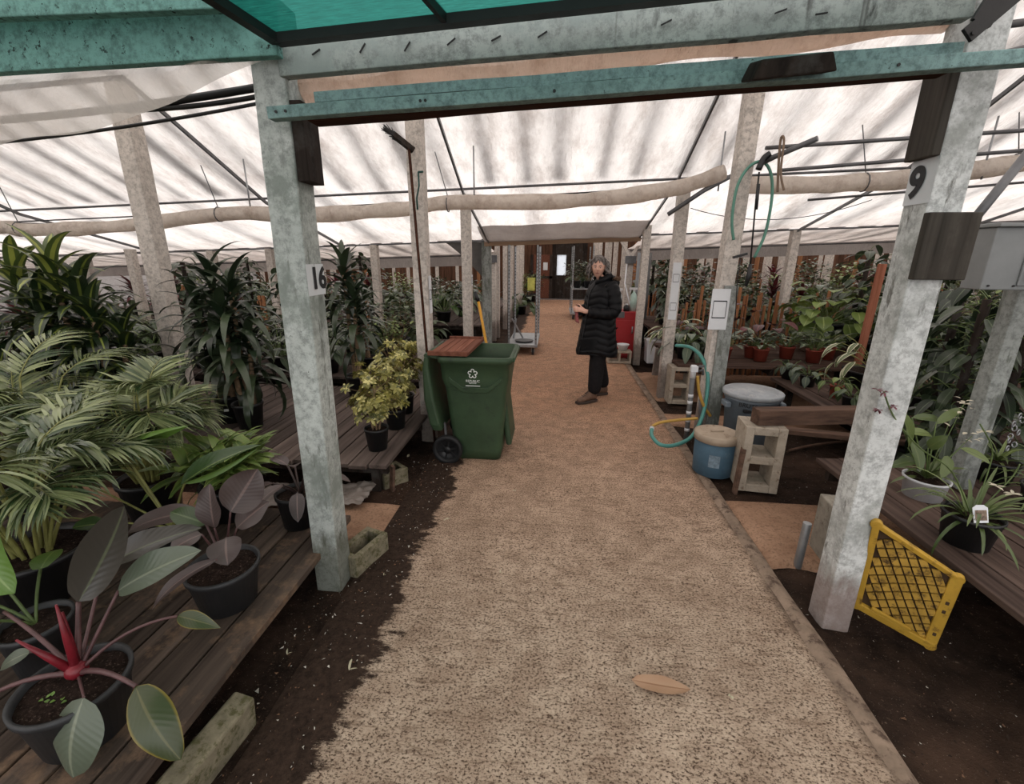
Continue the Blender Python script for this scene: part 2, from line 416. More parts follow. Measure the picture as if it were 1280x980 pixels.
# net over the walkway: fine translucent teal weave
def netmat():
    m, t, b = newmat('teal_shade_net')
    v = coords(t, kind='World'); n = noi(t, coords(t, (6, 60, 1), 'World'), 3, 5, 0.7); n2 = noi(t, v, 4, 4)
    col = ramp(t, n, [(0.3, (0.006, 0.07, 0.058)), (0.62, (0.014, 0.15, 0.12)), (0.8, (0.05, 0.3, 0.24))])
    t.links.new(col, b.inputs['Base Color']); b.inputs['Roughness'].default_value = 0.7
    tr = t.nodes.new('ShaderNodeBsdfTranslucent'); t.links.new(col, tr.inputs[0])
    ms = t.nodes.new('ShaderNodeMixShader'); ms.inputs[0].default_value = 0.55
    t.links.new(b.outputs[0], ms.inputs[1]); t.links.new(tr.outputs[0], ms.inputs[2])
    tp = t.nodes.new('ShaderNodeBsdfTransparent'); tp.inputs[0].default_value = (0.25, 0.8, 0.68, 1)
    m2 = t.nodes.new('ShaderNodeMixShader'); m2.inputs[0].default_value = 0.06
    t.links.new(ms.outputs[0], m2.inputs[1]); t.links.new(tp.outputs[0], m2.inputs[2])
    t.links.new(m2.outputs[0], t.nodes['Material Output'].inputs['Surface']); return m
M['net'] = netmat()

def pathmat():
    m, t, b = newmat('brushed_concrete_path')
    v = coords(t, kind='World')
    gm = t.nodes.new('ShaderNodeNewGeometry'); sp = t.nodes.new('ShaderNodeSeparateXYZ'); t.links.new(gm.outputs['Position'], sp.inputs[0])
    big = noi(t, v, 0.9, 5, 0.6); mid = noi(t, v, 6, 6, 0.7); fine = noi(t, coords(t, (0.7, 1, 1), 'World'), 130, 5, 0.75)
    groove = noi(t, coords(t, (2.4, 13, 1), 'World'), 3.2, 6, 0.75)
    base = ramp(t, big, [(0.3, (0.40, 0.305, 0.228)), (0.7, (0.57, 0.45, 0.345))])
    # the far half is stained redder by foot traffic and clay
    yr = nd(t, 'ShaderNodeMapRange'); t.links.new(sp.outputs[1], yr.inputs[0]); yr.inputs[1].default_value = 1.6; yr.inputs[2].default_value = 5.0
    base = mix(t, yr.outputs[0], base, mix(t, big, (0.43, 0.232, 0.143), (0.59, 0.345, 0.218)))
    f = ramp(t, mid, [(0.4, (0.55,) * 3), (0.62, (0, 0, 0))]); base = mix(t, f, base, (0.24, 0.16, 0.11))
    f = ramp(t, groove, [(0.36, (0.6,) * 3), (0.48, (0, 0, 0))]); base = mix(t, f, base, (0.13, 0.08, 0.052))
    f = ramp(t, fine, [(0.40, (1.0,) * 3), (0.50, (0, 0, 0))]); base = mix(t, f, base, (0.06, 0.036, 0.024))
    f = ramp(t, fine, [(0.6, (0, 0, 0)), (0.7, (0.6,) * 3)]); base = mix(t, f, base, (0.62, 0.52, 0.42))
    # soil spilled over the left margin, ragged edge
    def sum_(a, kb, k, c=0.0):
        n = nd(t, 'ShaderNodeMath', operation='MULTIPLY_ADD'); t.links.new(kb, n.inputs[0]); n.inputs[1].default_value = k; t.links.new(a, n.inputs[2]); return n.outputs[0]
    e1 = noi(t, coords(t, (1, 0.9, 1), 'World'), 2.6, 3, 0.6); e2 = noi(t, coords(t, (0.9, 2.3, 1), 'World'), 5, 7, 0.75)
    e = sum_(sum_(sp.outputs[0], e1, -0.34), e2, -0.42)          # x - noise
    fm = ramp_range(t, e, -1.125, -1.085)
    soil = ramp(t, noi(t, v, 40, 4, 0.7), [(0.3, (0.018, 0.011, 0.008)), (0.75, (0.06, 0.038, 0.027))])
    base = mix(t, fm, soil, base)
    ee = sum_(sum_(sp.outputs[0], e1, 0.16), e2, 0.12)
    fr = ramp_range(t, ee, 1.27, 1.33)
    base = mix(t, fr, base, (0.1, 0.068, 0.05))
    t.links.new(base, b.inputs['Base Color']); b.inputs['Roughness'].default_value = 0.85; b.inputs['Specular IOR Level'].default_value = 0.12
    h = sum_(fine, groove, 1.2); bump(t, b, h, 0.55, 0.006); return m
def ramp_range(t, s, a, bb):
    n = nd(t, 'ShaderNodeMapRange'); t.links.new(s, n.inputs[0]); n.inputs[1].default_value = a; n.inputs[2].default_value = bb; return n.outputs[0]
M['path'] = pathmat()
def dirtmat():
    m, t, b = newmat('damp_soil'); v = coords(t, kind='World')
    n = noi(t, v, 7, 7, 0.7); f = noi(t, v, 55, 4, 0.75); big = noi(t, v, 1.3, 4, 0.6)
    col = ramp(t, n, [(0.3, (0.008, 0.005, 0.004)), (0.7, (0.045, 0.028, 0.02))])
    col = mix(t, ramp(t, big, [(0.5, (0, 0, 0)), (0.7, (0.7,) * 3)]), col, (0.085, 0.05, 0.034))
    col = mix(t, ramp(t, f, [(0.62, (0, 0, 0)), (0.68, (0.8,) * 3)]), col, (0.16, 0.11, 0.078)); col = mix(t, ramp(t, noi(t, v, 120, 3, 0.8), [(0.68, (0, 0, 0)), (0.72, (0.9,) * 3)]), col, (0.42, 0.36, 0.3))
    t.links.new(col, b.inputs['Base Color']); b.inputs['Roughness'].default_value = 0.9; b.inputs['Specular IOR Level'].default_value = 0.08
    bump(t, b, f, 0.9, 0.012); return m
M['dirt'] = dirtmat()
def slabmat():
    m, t, b = newmat('orange_concrete_slab'); v = coords(t, kind='World')
    n = noi(t, v, 5, 7, 0.7); f = noi(t, v, 70, 3, 0.7)
    col = ramp(t, n, [(0.28, (0.21, 0.115, 0.07)), (0.7, (0.38, 0.235, 0.155))])
    col = mix(t, ramp(t, f, [(0.35, (0.7,) * 3), (0.5, (0, 0, 0))]), col, (0.14, 0.08, 0.05))
    t.links.new(col, b.inputs['Base Color']); b.inputs['Roughness'].default_value = 0.9; b.inputs['Specular IOR Level'].default_value = 0.2
    bump(t, b, f, 0.5, 0.005); return m
M['slab'] = slabmat()
M['kerb'] = plain('path_kerb', (0.24, 0.175, 0.13), .9, 0, .35, 9, .5, .2, dirt=(0.09, 0.06, 0.045), dirt_at=.56)
M['oldboard'] = wood('old_grey_board', (0.025, 0.022, 0.018), (0.105, 0.092, 0.078), 'Z', scr=(0.05, 0.042, 0.035))

# ------------------------------------------------------------------ ground
mb = MB()
def gz(x, y):
    if -0.95 < x < 1.1: return -0.02
    k = min(1, max(0, (abs(x - 0.08) - 1.0) / 0.25))
    return (0.022 * noise.noise(V((x * 3.1, y * 3.1, 0.3))) + 0.012 * noise.noise(V((x * 11, y * 11, 2))) - 0.006) * k - 0.004
mb.grid(lambda u, v: (lambda x, y: (x, y, gz(x, y)))(-4 + 8 * u, -1.5 + 8 * v), 160, 160)
struct(mb.build('floor_soil', M['dirt']))
mb = MB(); mb.bb(-16, 16, -6, 24, -0.2, -0.055); struct(mb.build('floor_base', M['dirt']))
mb = MB()
mb.grid(lambda u, v: (-1.02 + 2.22 * u + 0.012 * noise.noise(V((u * 2, v * 60, 0))), -2 + 20 * v, 0.014 + (-0.012 if u in (0, 1) else 0) + 0.004 * noise.noise(V((u * 7, v * 50, 5)))), 40, 240)
struct(mb.build('floor_path', M['path']))
# raised rib along the path's right margin
mb = MB(); n = 90
mb.grid(lambda u, v: (1.165 + 0.085 * u + 0.015 * noise.noise(V((v * 40, 3, u))), -1 + 19 * v, 0.006 + 0.022 * math.sin(PI * u) * (0.7 + 0.6 * noise.noise(V((v * 70, u, 8))))), 6, 200)
struct(mb.build('trim_path_edge', M['kerb']))
for k, (x0, x1, y0, y1) in enumerate(((1.24, 3.6, 2.2, 2.93), (-5.5, -0.98, 2.16, 2.62), (1.22, 7, 5.15, 6.6), (1.2, 3.0, 4.35, 4.7))):
    mb = MB()
    mb.grid(lambda u, v: (x0 + (x1 - x0) * u + (0.03 * noise.noise(V((u * 9, v * 9, k))) if u in (0, 1) else 0),
                          y0 + (y1 - y0) * v + 0.05 * noise.noise(V((u * 9, v * 3, k))) * (1 if v in (0, 1) else 0),
                          0.02 + (-0.03 if (u in (0, 1) or v in (0, 1)) else 0.003 * noise.noise(V((u * 20, v * 9, k))))), 40, 16)
    struct(mb.build('floor_slab', M['slab']))

# ------------------------------------------------------------------ roof
RS = 0.036                                         # the roof lines climb towards +X
def wr(x, y): return 0.03 * noise.noise(V((x * 0.9, y * 1.3, 7))) + 0.015 * noise.noise(V((x * 3.5, y * 2.0, 1)))
PROF = [(-5.0, 2.6), (-1.0, 3.3), (1.9, 2.38), (3.9, 3.3), (5.6, 2.5), (7.6, 1.98)]
def sheet(name, x0, x1, y0, z0, y1, z1, mat, nx=70, ny=12, sag=0.05, sl=RS):
    mb = MB()
    mb.grid(lambda u, v: (lambda x, y: (x, y, z0 + (z1 - z0) * v + sl * x - sag * math.sin(PI * v) * (0.6 + 0.4 * math.cos(x * 5.2)) + wr(x, y) * math.sin(PI * v)))(x0 + (x1 - x0) * u, y0 + (y1 - y0) * v), nx, ny)
    return struct(mb.build(name, mat))
def battens(x0, x1, step, y0, z0, y1, z1, sl=RS, w=0.13, lift=0.10):
    x = x0
    while x < x1:
        mb = MB(); xx = x + random.uniform(-.04, .04)
        mb.bar((xx, y0, z0 + sl * xx + lift), (xx, y1, z1 + sl * xx + lift), w * random.uniform(.5, 1.35), 0.03); x += step
        struct(mb.build('trim_roof_batten', M['darkwoodx']))
sheet('ceiling', -13, 13, 1.95, 2.50, 3.9, 3.3, M['roof'])
sheet('ceiling', -13, 13, 3.9, 3.3, 5.6, 2.5, M['roof'], 160, 16)
sheet('ceiling', -13, 13, 5.6, 2.5, 7.65, 1.98, M['roof'], 160, 16)
battens(-12, 12, 0.43, 3.95, 3.28, 5.6, 2.48)
battens(-12, 12, 0.9, 5.65, 2.47, 7.6, 1.97, lift=.16)
# lower side sheets and hanging skirts beyond the valley
for a, b_ in ((-13, -1.2), (1.45, 13)):
    sheet('ceiling', a, b_, 7.65, 1.96, 9.6, 1.78, M['roof'], 90, 10, 0.03)
    battens(a + .2, b_, 0.43, 7.7, 1.95, 9.6, 1.77)
    mb = MB(); mb.grid(lambda u, v: (a + (b_ - a) * u, 9.6 + 0.05 * math.sin(u * 40) * v, 1.78 - 0.24 * v + RS * (a + (b_ - a) * u)), 80, 3)
    struct(mb.build('ceiling_skirt', M['skirt']))
# second and third house over the walkway
for y0, z0, y1, z1 in ((7.7, 2.45, 9.8, 3.0), (9.8, 3.0, 12.4, 2.35), (12.45, 2.2, 15, 2.9), (15, 2.9, 18.6, 2.3)):
    sheet('ceiling', -13, 13, y0, z0, y1, z1, M['roof'], 60, 10)
battens(-3, 3, 0.43, 9.85, 2.98, 12.4, 2.33); battens(-3, 3, 0.43, 15, 2.88, 18.5, 2.28)
# roof behind the viewpoint on both sides of the walkway
for a, b_ in ((-13, -1.15), (1.35, 13)):
    sheet('ceiling', a, b_, -6, 3.2, 1.78, 2.85, M['roof'], 50, 10, 0.05)

# the gutter cover across the walkway at the valley: dusty sheet over a pale board
mb = MB()
mb.grid(lambda u, v: (-1.18 + 2.5 * u, 6.85 + 0.76 * v, 2.13 - 0.20 * v + RS * (u * 2.4 - 1.1) - 0.03 * math.sin(PI * v) + 0.015 * noise.noise(V((u * 6, v * 3, 0)))), 30, 8)
struct(mb.build('trim_valley_cover', M['skirt']))
mb = MB(); mb.bar((-1.2, 7.64, 1.88), (1.35, 7.64, 1.97), 0.05, 0.11); struct(mb.build('trim_valley_board', M['fresh_pale'], bevel=0.004))
mb = MB(); mb.bar((-1.2, 12.42, 2.08), (1.35, 12.42, 2.16), 0.05, 0.14); struct(mb.build('trim_far_beam', M['darkwoodx'], bevel=0.004))
# far end wall and sides
mb = MB()
x = -13.0
while x < 13:
    w = random.uniform(.18, .26)
    if not (0.05 < x + w and x < 1.0): mb.box((x + w / 2, 18.6 + random.uniform(-.01, .01), 1.2), (w - .008, 0.04, 2.4))
    x += w
struct(mb.build('wall_back', wood('dark_plank_wall', (0.03, 0.016, 0.01), (0.16, 0.08, 0.05), 'Z', 0.85, 12)))
mb = MB(); mb.bb(0.0, 1.1, 18.6, 18.66, 1.75, 2.6); mb.bb(0.0, 1.1, 18.6, 18.66, 0, 0.95); struct(mb.build('wall_back_panel', M['darkwood']))
mb = MB(); mb.bb(0.42, 1.1, 18.6, 18.66, 0.95, 1.75); struct(mb.build('wall_back_panel', M['darkwood']))
mb = MB(); mb.bb(-13, 0.05, 18.64, 18.68, 0, 2.6); mb.bb(1.0, 13, 18.64, 18.68, 0, 2.6); struct(mb.build('wall_back_panel', M['darkwood']))
mb = MB(); mb.bb(0.05, 0.42, 18.62, 18.63, 0.95, 1.75); struct(mb.build('window_1', film('pane', (0.95, 0.97, 1.0), 0.9, 2, 0.05)))
d = MB(); d.bb(-1.0, -0.14, 18.5, 18.55, 0.02, 1.75); dr = d.build('door_1', M['redwood'], bevel=.01); struct(dr)
d = MB(); d.bb(-1.02, -0.12, 18.47, 18.5, 0.82, 0.92); d.bb(-1.02, -0.9, 18.47, 18.5, 0.02, 1.75); d.bb(-0.24, -0.12, 18.47, 18.5, 0.02, 1.75); d.build('door_rail', M['darkwood'], dr)
d = MB(); d.bb(-0.5, -0.32, 18.46, 18.47, 1.15, 1.45); d.build('notice', M['paper'], dr)
for s, nm in ((-1, 'wall_left'), (1, 'wall_right')):
    mb = MB(); mb.grid(lambda u, v: (s * 13 + 0.05 * math.sin(u * 60), -6 + 25 * u, 2.9 * v), 60, 6); struct(mb.build(nm, M['skirt']))

# pipes and wires under the roof
def pipe(pts, r, mat='pipe', name='trim_roof_pipe'):
    mb = MB(); mb.tube(pts, r, 8); return struct(mb.build(name, M[mat]))
pipe([(-13, 5.58, 2.47 - .47), (13, 5.58, 2.47 + .47)], 0.014)
pipe([(-13, 7.58, 1.955 - .47), (13, 7.58, 1.955 + .47)], 0.014)
pipe([(-13, 9.5, 1.75 - .47), (-1.3, 9.5, 1.75 - .05)], 0.014); pipe([(1.5, 9.5, 1.8), (13, 9.5, 1.75 + .47)], 0.014)
def sag(p, q, s, n=14): return [V(p).lerp(V(q), i / n) - V((0, 0, s * 4 * (i / n) * (1 - i / n))) for i in range(n + 1)]
pipe(sag((-13, 5.45, 2.36 - .47), (1.2, 5.45, 2.38 + .03), 0.05), 0.008, 'cable', 'trim_wire')
pipe(sag((-7, 5.4, 2.05), (-3.0, 5.4, 2.3), 0.12), 0.006, 'cable', 'trim_wire')
pipe(sag((1.5, 5.5, 2.2), (3.4, 5.5, 2.28), 0.16), 0.004, 'cable', 'trim_wire')
# rafters running down the slope, one over every post line, with hanging rods
for X in (-9.6, -7.1, -3.62, -1.12, 1.33, 3.7, 6.2, 8.8):
    mb = MB(); mb.bar((X, 2.0, 2.44 + RS * X), (X, 3.88, 3.2 + RS * X), 0.02, 0.035); mb.bar((X, 3.88, 3.2 + RS * X), (X, 5.58, 2.42 + RS * X), 0.02, 0.035); mb.bar((X, 5.58, 2.42 + RS * X), (X, 7.6, 1.93 + RS * X), 0.02, 0.035)
    struct(mb.build('trim_rafter', M['pipe']))
    pipe([(X + .25, 4.9, 2.25 + RS * X), (X + .25, 4.9, 2.78 + RS * X)], 0.008, 'steel', 'trim_rod')
for p, q, r in (((957, 185, 4.3), (1280, 163, 4.3), .016), ((975, 213, 4.6), (1280, 188, 4.6), .016), ((1010, 250, 5.2), (1280, 228, 5.2), .012), ((1220, 75, 2.2), (1280, 60, 2.2), .012), ((1225, 35, 2.2), (1280, 28, 2.2), .014)):
    pipe([at(*p), at(*q)], r)
for p, q, r in (((331, 119, 1.95), (150, 138, 1.95), .010), ((330, 108, 1.95), (0, 150, 1.95), .016), ((329, 128, 1.9), (0, 178, 1.9), .007)):
    a, b_ = at(*p), at(*q); pipe(sag(a, b_, 0.012), r, 'cable', 'trim_wire')
# ------------------------------------------------------------------ timber posts and beams
def post(X, Y, z1, w, mat, label, cat='post', group=None, h0=-0.03, dx=0.0, name='timber_post', dep=None):
    t = thing(name, label, cat, (X, Y, 0), 0, group)
    mb = MB(); n = 14; dep = dep or w
    o = None
    for i in range(n + 1):
        z = h0 + (z1 - h0) * i / n; k = 1 + 0.05 * noise.noise(V((X * 9, Y * 3, i * .8)))
        c = V((X + dx * i / n, Y, z))
        for x, y in ((-1, -1), (1, -1), (1, 1), (-1, 1)): mb.v.append(c + V((x * w / 2 * k, y * dep / 2 * k, 0)))
    for i in range(n):
        for k in range(4): mb.face([i * 4 + k, i * 4 + (k + 1) % 4, i * 4 + 4 + (k + 1) % 4, i * 4 + 4 + k])
    mb.face([3, 2, 1, 0]); mb.face([n * 4, n * 4 + 1, n * 4 + 2, n * 4 + 3])
    mb.build('shaft', mat, t, bevel=w * .05); return t
YM = Matrix
def face_rot(nrm):
    """text rotation so that it reads on a vertical face with outward normal nrm"""
    n = V(nrm).normalized(); r = V((0, 0, 1)).cross(n); return Matrix((r, V((0, 0, 1)), n)).transposed()
p16 = post(-1.115, 1.86, 2.55, 0.13, M['post_green'], 'weathered pale green timber post numbered 16 beside the walkway', dx=0.03)
mb = MB(); mb.grid(lambda u, v: (-1.0275 + .002 * math.sin(u * 9), 1.79 + .14 * u, 1.495 + .13 * v), 6, 2); mb.build('number_sheet', M['paper'], p16)
text('number', '16', 0.125, (-1.0245, 1.88, 1.562), face_rot((1, 0, 0)), M['ink'], p16, bold=.004)
p9 = post(1.36, 1.86, 2.75, 0.118, M['post_chip'], 'chipped white timber post numbered 9 beside the walkway', dx=0.0)
a = at(1160, 228, 1.86); zc = atX(1150, 228, 1.30).z
mb = MB(); mb.grid(lambda u, v: (1.2975, 1.918 - .125 * u, zc - .075 + .15 * v), 4, 2); mb.build('number_sheet', M['paper'], p9)
text('number', '9', 0.145, (1.2945, 1.872, zc - .004), face_rot((-1, 0, 0)), M['ink'], p9, bold=.005)
def board_on(parent, c, d, mat, name='nailed_board', rot=None):
    mb = MB(); mb.box(c, d, rot); return mb.build(name, mat, parent, bevel=.004)
z1, z0 = atX(1160, 92, 1.29).z, atX(1150, 200, 1.29).z
board_on(p9, (1.284, 1.86, (z0 + z1) / 2), (0.028, 0.13, z1 - z0), M['oldboard'])
z1, z0 = at(1180, 265, 1.77).z, at(1175, 350, 1.77).z; xa, xb = at(1140, 348, 1.77).x, at(1205, 348, 1.77).x
board_on(p9, ((xa + xb) / 2 + .005, 1.784, (z0 + z1) / 2), (xb - xa, 0.03, z1 - z0), M['oldboard'])
z1, z0 = atX(385, 150, -1.09).z, atX(390, 237, -1.09).z
board_on(p16, (-1.005, 1.865, (z0 + z1) / 2), (0.055, 0.12, z1 - z0), M['darkwood'])

def paper(parent, c, nrm, w, h, name='notice_sheet', lines=True):
    R = face_rot(nrm); c = V(c)
    mb = MB(); q = [c + R @ V((x * w / 2, y * h / 2, 0.002)) for x, y in ((-1, -1), (1, -1), (1, 1), (-1, 1))]; q2 = [p - R @ V((0, 0, .0015)) for p in q]
    mb.add(q + q2, [(0, 1, 2, 3), (7, 6, 5, 4), (0, 4, 5, 1), (1, 5, 6, 2), (2, 6, 7, 3), (3, 7, 4, 0)]); s = mb.build(name, M['paper'], parent)
    mb = MB(); k = min(w, h) * .36; e = [(-k, -k * 1.3), (k, -k * 1.3), (k, k * 1.3), (-k, k * 1.3)]
    for i in range(4): mb.bar(c + R @ V((*e[i], .003)), c + R @ V((*e[(i + 1) % 4], .003)), .002, w * .06, R @ V((0, 0, 1)).cross(V((0, 0, 1))) if i % 2 else (0, 0, 1))
    mb.build('printed_frame', M['ink'], s)
    return R
L2 = post(-1.14, 3.80, 3.14, 0.125, M['post'], 'white timber post behind the green wheeled bin')
paper(L2, (-1.0745, 3.80, 1.34), (1, 0, 0), 0.085, 0.32); 
R2 = post(1.47, 4.15, 3.1, 0.13, M['post'], 'white timber post behind the round blue drum', dx=.05)
za = at(920, 360, 4.07).z
mb = MB(); mb.box((1.525, 4.072, za / 2 + .02), (0.115, 0.022, za)); mb.build('nailed_board', M['post_moss'], R2, bevel=.003)
zt, zb = at(900, 361, 4.06).z, at(897, 412, 4.06).z
paper(R2, (at(899, 386, 4.06).x, 4.056, (zt + zb) / 2), (0, -1, 0), 0.155, zt - zb)
L3 = post(-1.15, 5.85, 2.45, 0.12, M['post'], 'white timber post with the yellow handled tool leaning beside it')
paper(L3, (-1.086, 5.85, 1.36), (1, 0, 0), 0.09, 0.14)
R3 = post(1.36, 5.33, 2.36, 0.12, M['post'], 'white timber post with notices beside the plant table on cinder blocks')
for z, h in ((1.44, .34), (1.12, .3)): paper(R3, (1.36, 5.267, z), (0, -1, 0), 0.09, h)
L4 = post(-1.17, 7.7, 2.0, 0.15, M['post_moss'], 'greyish rough timber post carrying the low valley board')
R4 = post(1.36, 7.2, 2.15, 0.11, M['post'], 'white timber post with a muddy foot beside the red bin')
B1 = post(-3.70, 3.92, 3.05, 0.15, M['post'], 'white timber post standing between the palms and the dark dracaenas')
# plain posts of the back rows
ROWS = [(-7.1, 7.05), (-7.2, 4.1), (-5.0, 7.62), (-3.1, 7.62), (-9.7, 7.3), (-6.1, 7.62), (-8.6, 7.62), (3.7, 7.62), (5.35, 7.62), (7.4, 7.62), (9.5, 7.62), (6.4, 5.6), (9.0, 5.6)]
for i, (x, y) in enumerate(ROWS):
    zt = 1.95 + RS * x if y > 7.4 else (2.47 + RS * x if y > 5 else 3.2 + RS * x)
    if y == 7.05: zt = 2.0 + RS * x
    post(x, y, zt, 0.12, M['post_far'], 'plain white timber post rising from the back benches to the roof', group='white posts among the back benches')
for s, xx in ((-1, -1.2), (1, 1.4)):
    for y in (9.4, 10.6, 11.8, 12.8, 14.2, 15.6, 17.0):
        post(xx + random.uniform(-.03, .03), y + (0.4 if s > 0 else 0), 2.3, 0.10, M['post_far'], 'slim white post in the row lining the %s side of the far walkway' % ('bin' if s < 0 else 'red cabinet'), group='posts lining the far walkway on the %s side' % ('bin' if s < 0 else 'red cabinet'))
for i in range(26):
    x = 2.4 + i * 0.42 + random.uniform(-.12, .12)
    post(x, 14.5 + random.uniform(-1.2, 1.2), 2.1, random.choice((.09, .13, .17)), M['post_far'] if i % 4 else M['fresh'], 'narrow upright board beyond the plants at the back', 'board', 'upright boards beyond the plants')
for i in range(16):
    x = -2.4 - i * 0.62 + random.uniform(-.12, .12)
    post(x, 14.2 + random.uniform(-1.2, 1.2), 1.9, random.choice((.09, .13)), M['post_far'] if i % 3 else M['fresh'], 'narrow upright board beyond the plants at the back', 'board', 'upright boards beyond the plants')
# braced pair of posts further down the walkway
for s, xx in ((-1, -1.25), (1, 1.42)):
    t = post(xx, 9.0, 1.75, 0.13, M['post_far'], 'braced post with two diagonal struts on the %s side of the walkway' % ('bin' if s < 0 else 'red cabinet'), 'post')
    for q in (-1, 1):
        mb = MB(); mb.bar((xx, 8.96, 1.66), (xx + q * .34, 8.96, 2.2), 0.05, 0.07, (0, 1, 0)); mb.build('strut', M['post_far'], t)
    mb = MB(); mb.box((xx, 8.9, 1.62), (.2, .06, .14)); mb.build('joint_plate', M['pipe'], t)

# long beam across the walkway
t = thing('cross_beam', 'long weathered teal and brown beam nailed across posts 16 and 9', 'beam', (0, 1.73, 2.2))
p, q = at(334, 141, 1.68), at(1330, 66, 1.68)
mb = MB(); mb.bar((p.x, 1.70, p.z), (q.x, 1.70, q.z), 0.045, 0.04, seg=8, wob=.002); mb.build('face_board', M['teal'], t, bevel=.003)
mb = MB(); mb.bar((p.x + .12, 1.768, p.z + .002), (q.x - .25, 1.768, q.z), 0.08, 0.036, seg=6, wob=.002); mb.build('under_board', M['darkwoodx'], t, bevel=.003)
for px in (348, 362, 555, 562, 735, 1150):
    k = (px - 334) / (1330 - 334); c = p.lerp(q, k); mb = MB(); mb.tube([(c.x, 1.679, c.z), (c.x, 1.674, c.z)], .005, 8); mb.build('nail_head', M['cable'], t)
p, q = at(395, 123, 1.80), at(1200, 62, 1.80)
t = tag(MB().bar(p, q, 0.03, 0.035, seg=8, wob=.003).build('cracked_board', M['teal'], bevel=.002), 'cracked teal board lying along the top of the cross beam', 'board')
c = at(986, 84, 1.64)
mb = MB(); mb.box((0, 0, 0), (0.25, 0.09, 0.05), taper=(0.82, 1)); 
for i in range(len(mb.v)): mb.v[i] = Euler((0.25, -0.09, 0.05)).to_matrix() @ mb.v[i] + c
tag(mb.build('wood_block', M['darkwood'], bevel=.006), 'dark wood block fixed on the front of the cross beam', 'block')
# header board with staples
t = thing('header_board', 'wide pale green header board with slanted staples under the teal net', 'beam', (0, 1.85, 2.4))
p, q = at(350, 74, 1.8), at(1215, -4, 1.8)
mb = MB(); mb.bar(p, q, 0.045, 0.125, seg=10, wob=.002); mb.build('board', M['header'], t, bevel=.003)
for px, py, a in ((395, 65, .5), (453, 60, .9), (509, 58, .9), (564, 52, .6), (620, 48, .4), (678, 43, .5), (833, 28, .4), (976, 14, .3), (1027, 17, .1)):
    c = at(px, py, 1.772); mb = MB(); mb.bar(c - V((.018 * math.cos(a), 0, .018 * math.sin(a))), c + V((.018 * math.cos(a), 0, .018 * math.sin(a))), .004, .004); mb.build('staple', M['cable'], t)
# boards left of post 16
mb = MB(); mb.bar(at(-160, 70, 1.72), at(346, 36, 1.72), 0.04, 0.17, seg=6); 
tag(mb.build('fascia_board', M['teal_board'], bevel=.004), 'mould-spotted teal board above the hanging clear plastic', 'board')
mb = MB(); mb.bar(at(-160, 6, 1.62), at(290, -14, 1.62), 0.04, 0.12, seg=6)
tag(mb.build('fascia_board', M['teal_board'], bevel=.004), 'plain teal board above the mould-spotted one', 'board')
# net panel overhead
t = thing('shade_net', 'teal shade net in a black frame above the walkway', 'net', (0, 0.6, 2.55))
NA, NB, NC, ND = at(346, 50, 1.70), at(1240, -48, 1.70), at(180, -58, 1.32), None
ND = NB + (NC - NA) * 1.0 + V((.15, 0, 0)); NE, NF = NA + (NC - NA) * 7, NB + (NC - NA) * 7
mb = MB(); mb.grid(lambda u, v: NA.lerp(NB, u).lerp(NE.lerp(NF, u), v) + V((0, 0, .012 - .03 * math.sin(PI * u) * math.sin(PI * v))), 30, 24); mb.build('net', M['net'], t)
for a, b_, w in ((NA, NB, .04), (NA, NE, .035), (NB, NF, .035), (NA.lerp(NB, .27), NE.lerp(NF, .27), .016)):
    mb = MB(); mb.bar(a, b_, w, .03); mb.build('frame_bar', M['cable'], t)
mb = MB(); a, b_ = at(1208, 45, 1.7), at(1262, 0, 1.7)
mb.bar(a, b_ + V((.05, 0, .05)), .012, .045, (0, 0, 1)); mb.bar(a + V((.03, 0, .03)), b_ + V((.0, 0, .09)), .012, .06, (0, 0, 1)); mb.tube([a + V((0.012, -.01, .004)), a + V((.012, -.012, .004))], .007, 10)
tag(mb.build('metal_bracket', M['cable'], bevel=.002), 'black metal bracket near the top of post 9', 'bracket')

# ------------------------------------------------------------------ plastic sheeting
# loose sheet hanging left of post 16
mb = MB(); A, B = at(-140, 108, 1.78), at(344, 62, 1.78)
def hang(u, v):
    c = A.lerp(B, u); d = 0.245 * (1 - u ** 3.5) * (1.05 - .25 * u)
    return c + V((0, -.06 * math.sin(PI * v) - .015 * math.sin(u * 14 + v * 3), -d * v + 0.006 * math.sin(u * 23)))
mb.grid(hang, 60, 16); o = mb.build('plastic_sheet', M['hang']); tag(o, 'loose clear plastic sheet drooping under the teal boards', 'plastic sheet')
# gathered pink sheet under the header
t = thing('gathered_sheet', 'dusty pink gathered plastic sheet under the header board', 'plastic sheet', (0, 1.93, 2.3))
mb = MB(); P0, P1 = at(378, 110, 1.93), at(1185, 20, 1.93)
mb.grid(lambda u, v: P0.lerp(P1, u) + V((0, -.05 * math.cos(2 * PI * v), .045 * math.sin(2 * PI * v) * (1 + .25 * noise.noise(V((u * 9, v * 2, 0)))) + .02 * noise.noise(V((u * 7, 0, 4))) - .012 * math.sin(PI * u) )), 70, 14)
mb.build('roll', M['pinkroll'], t)
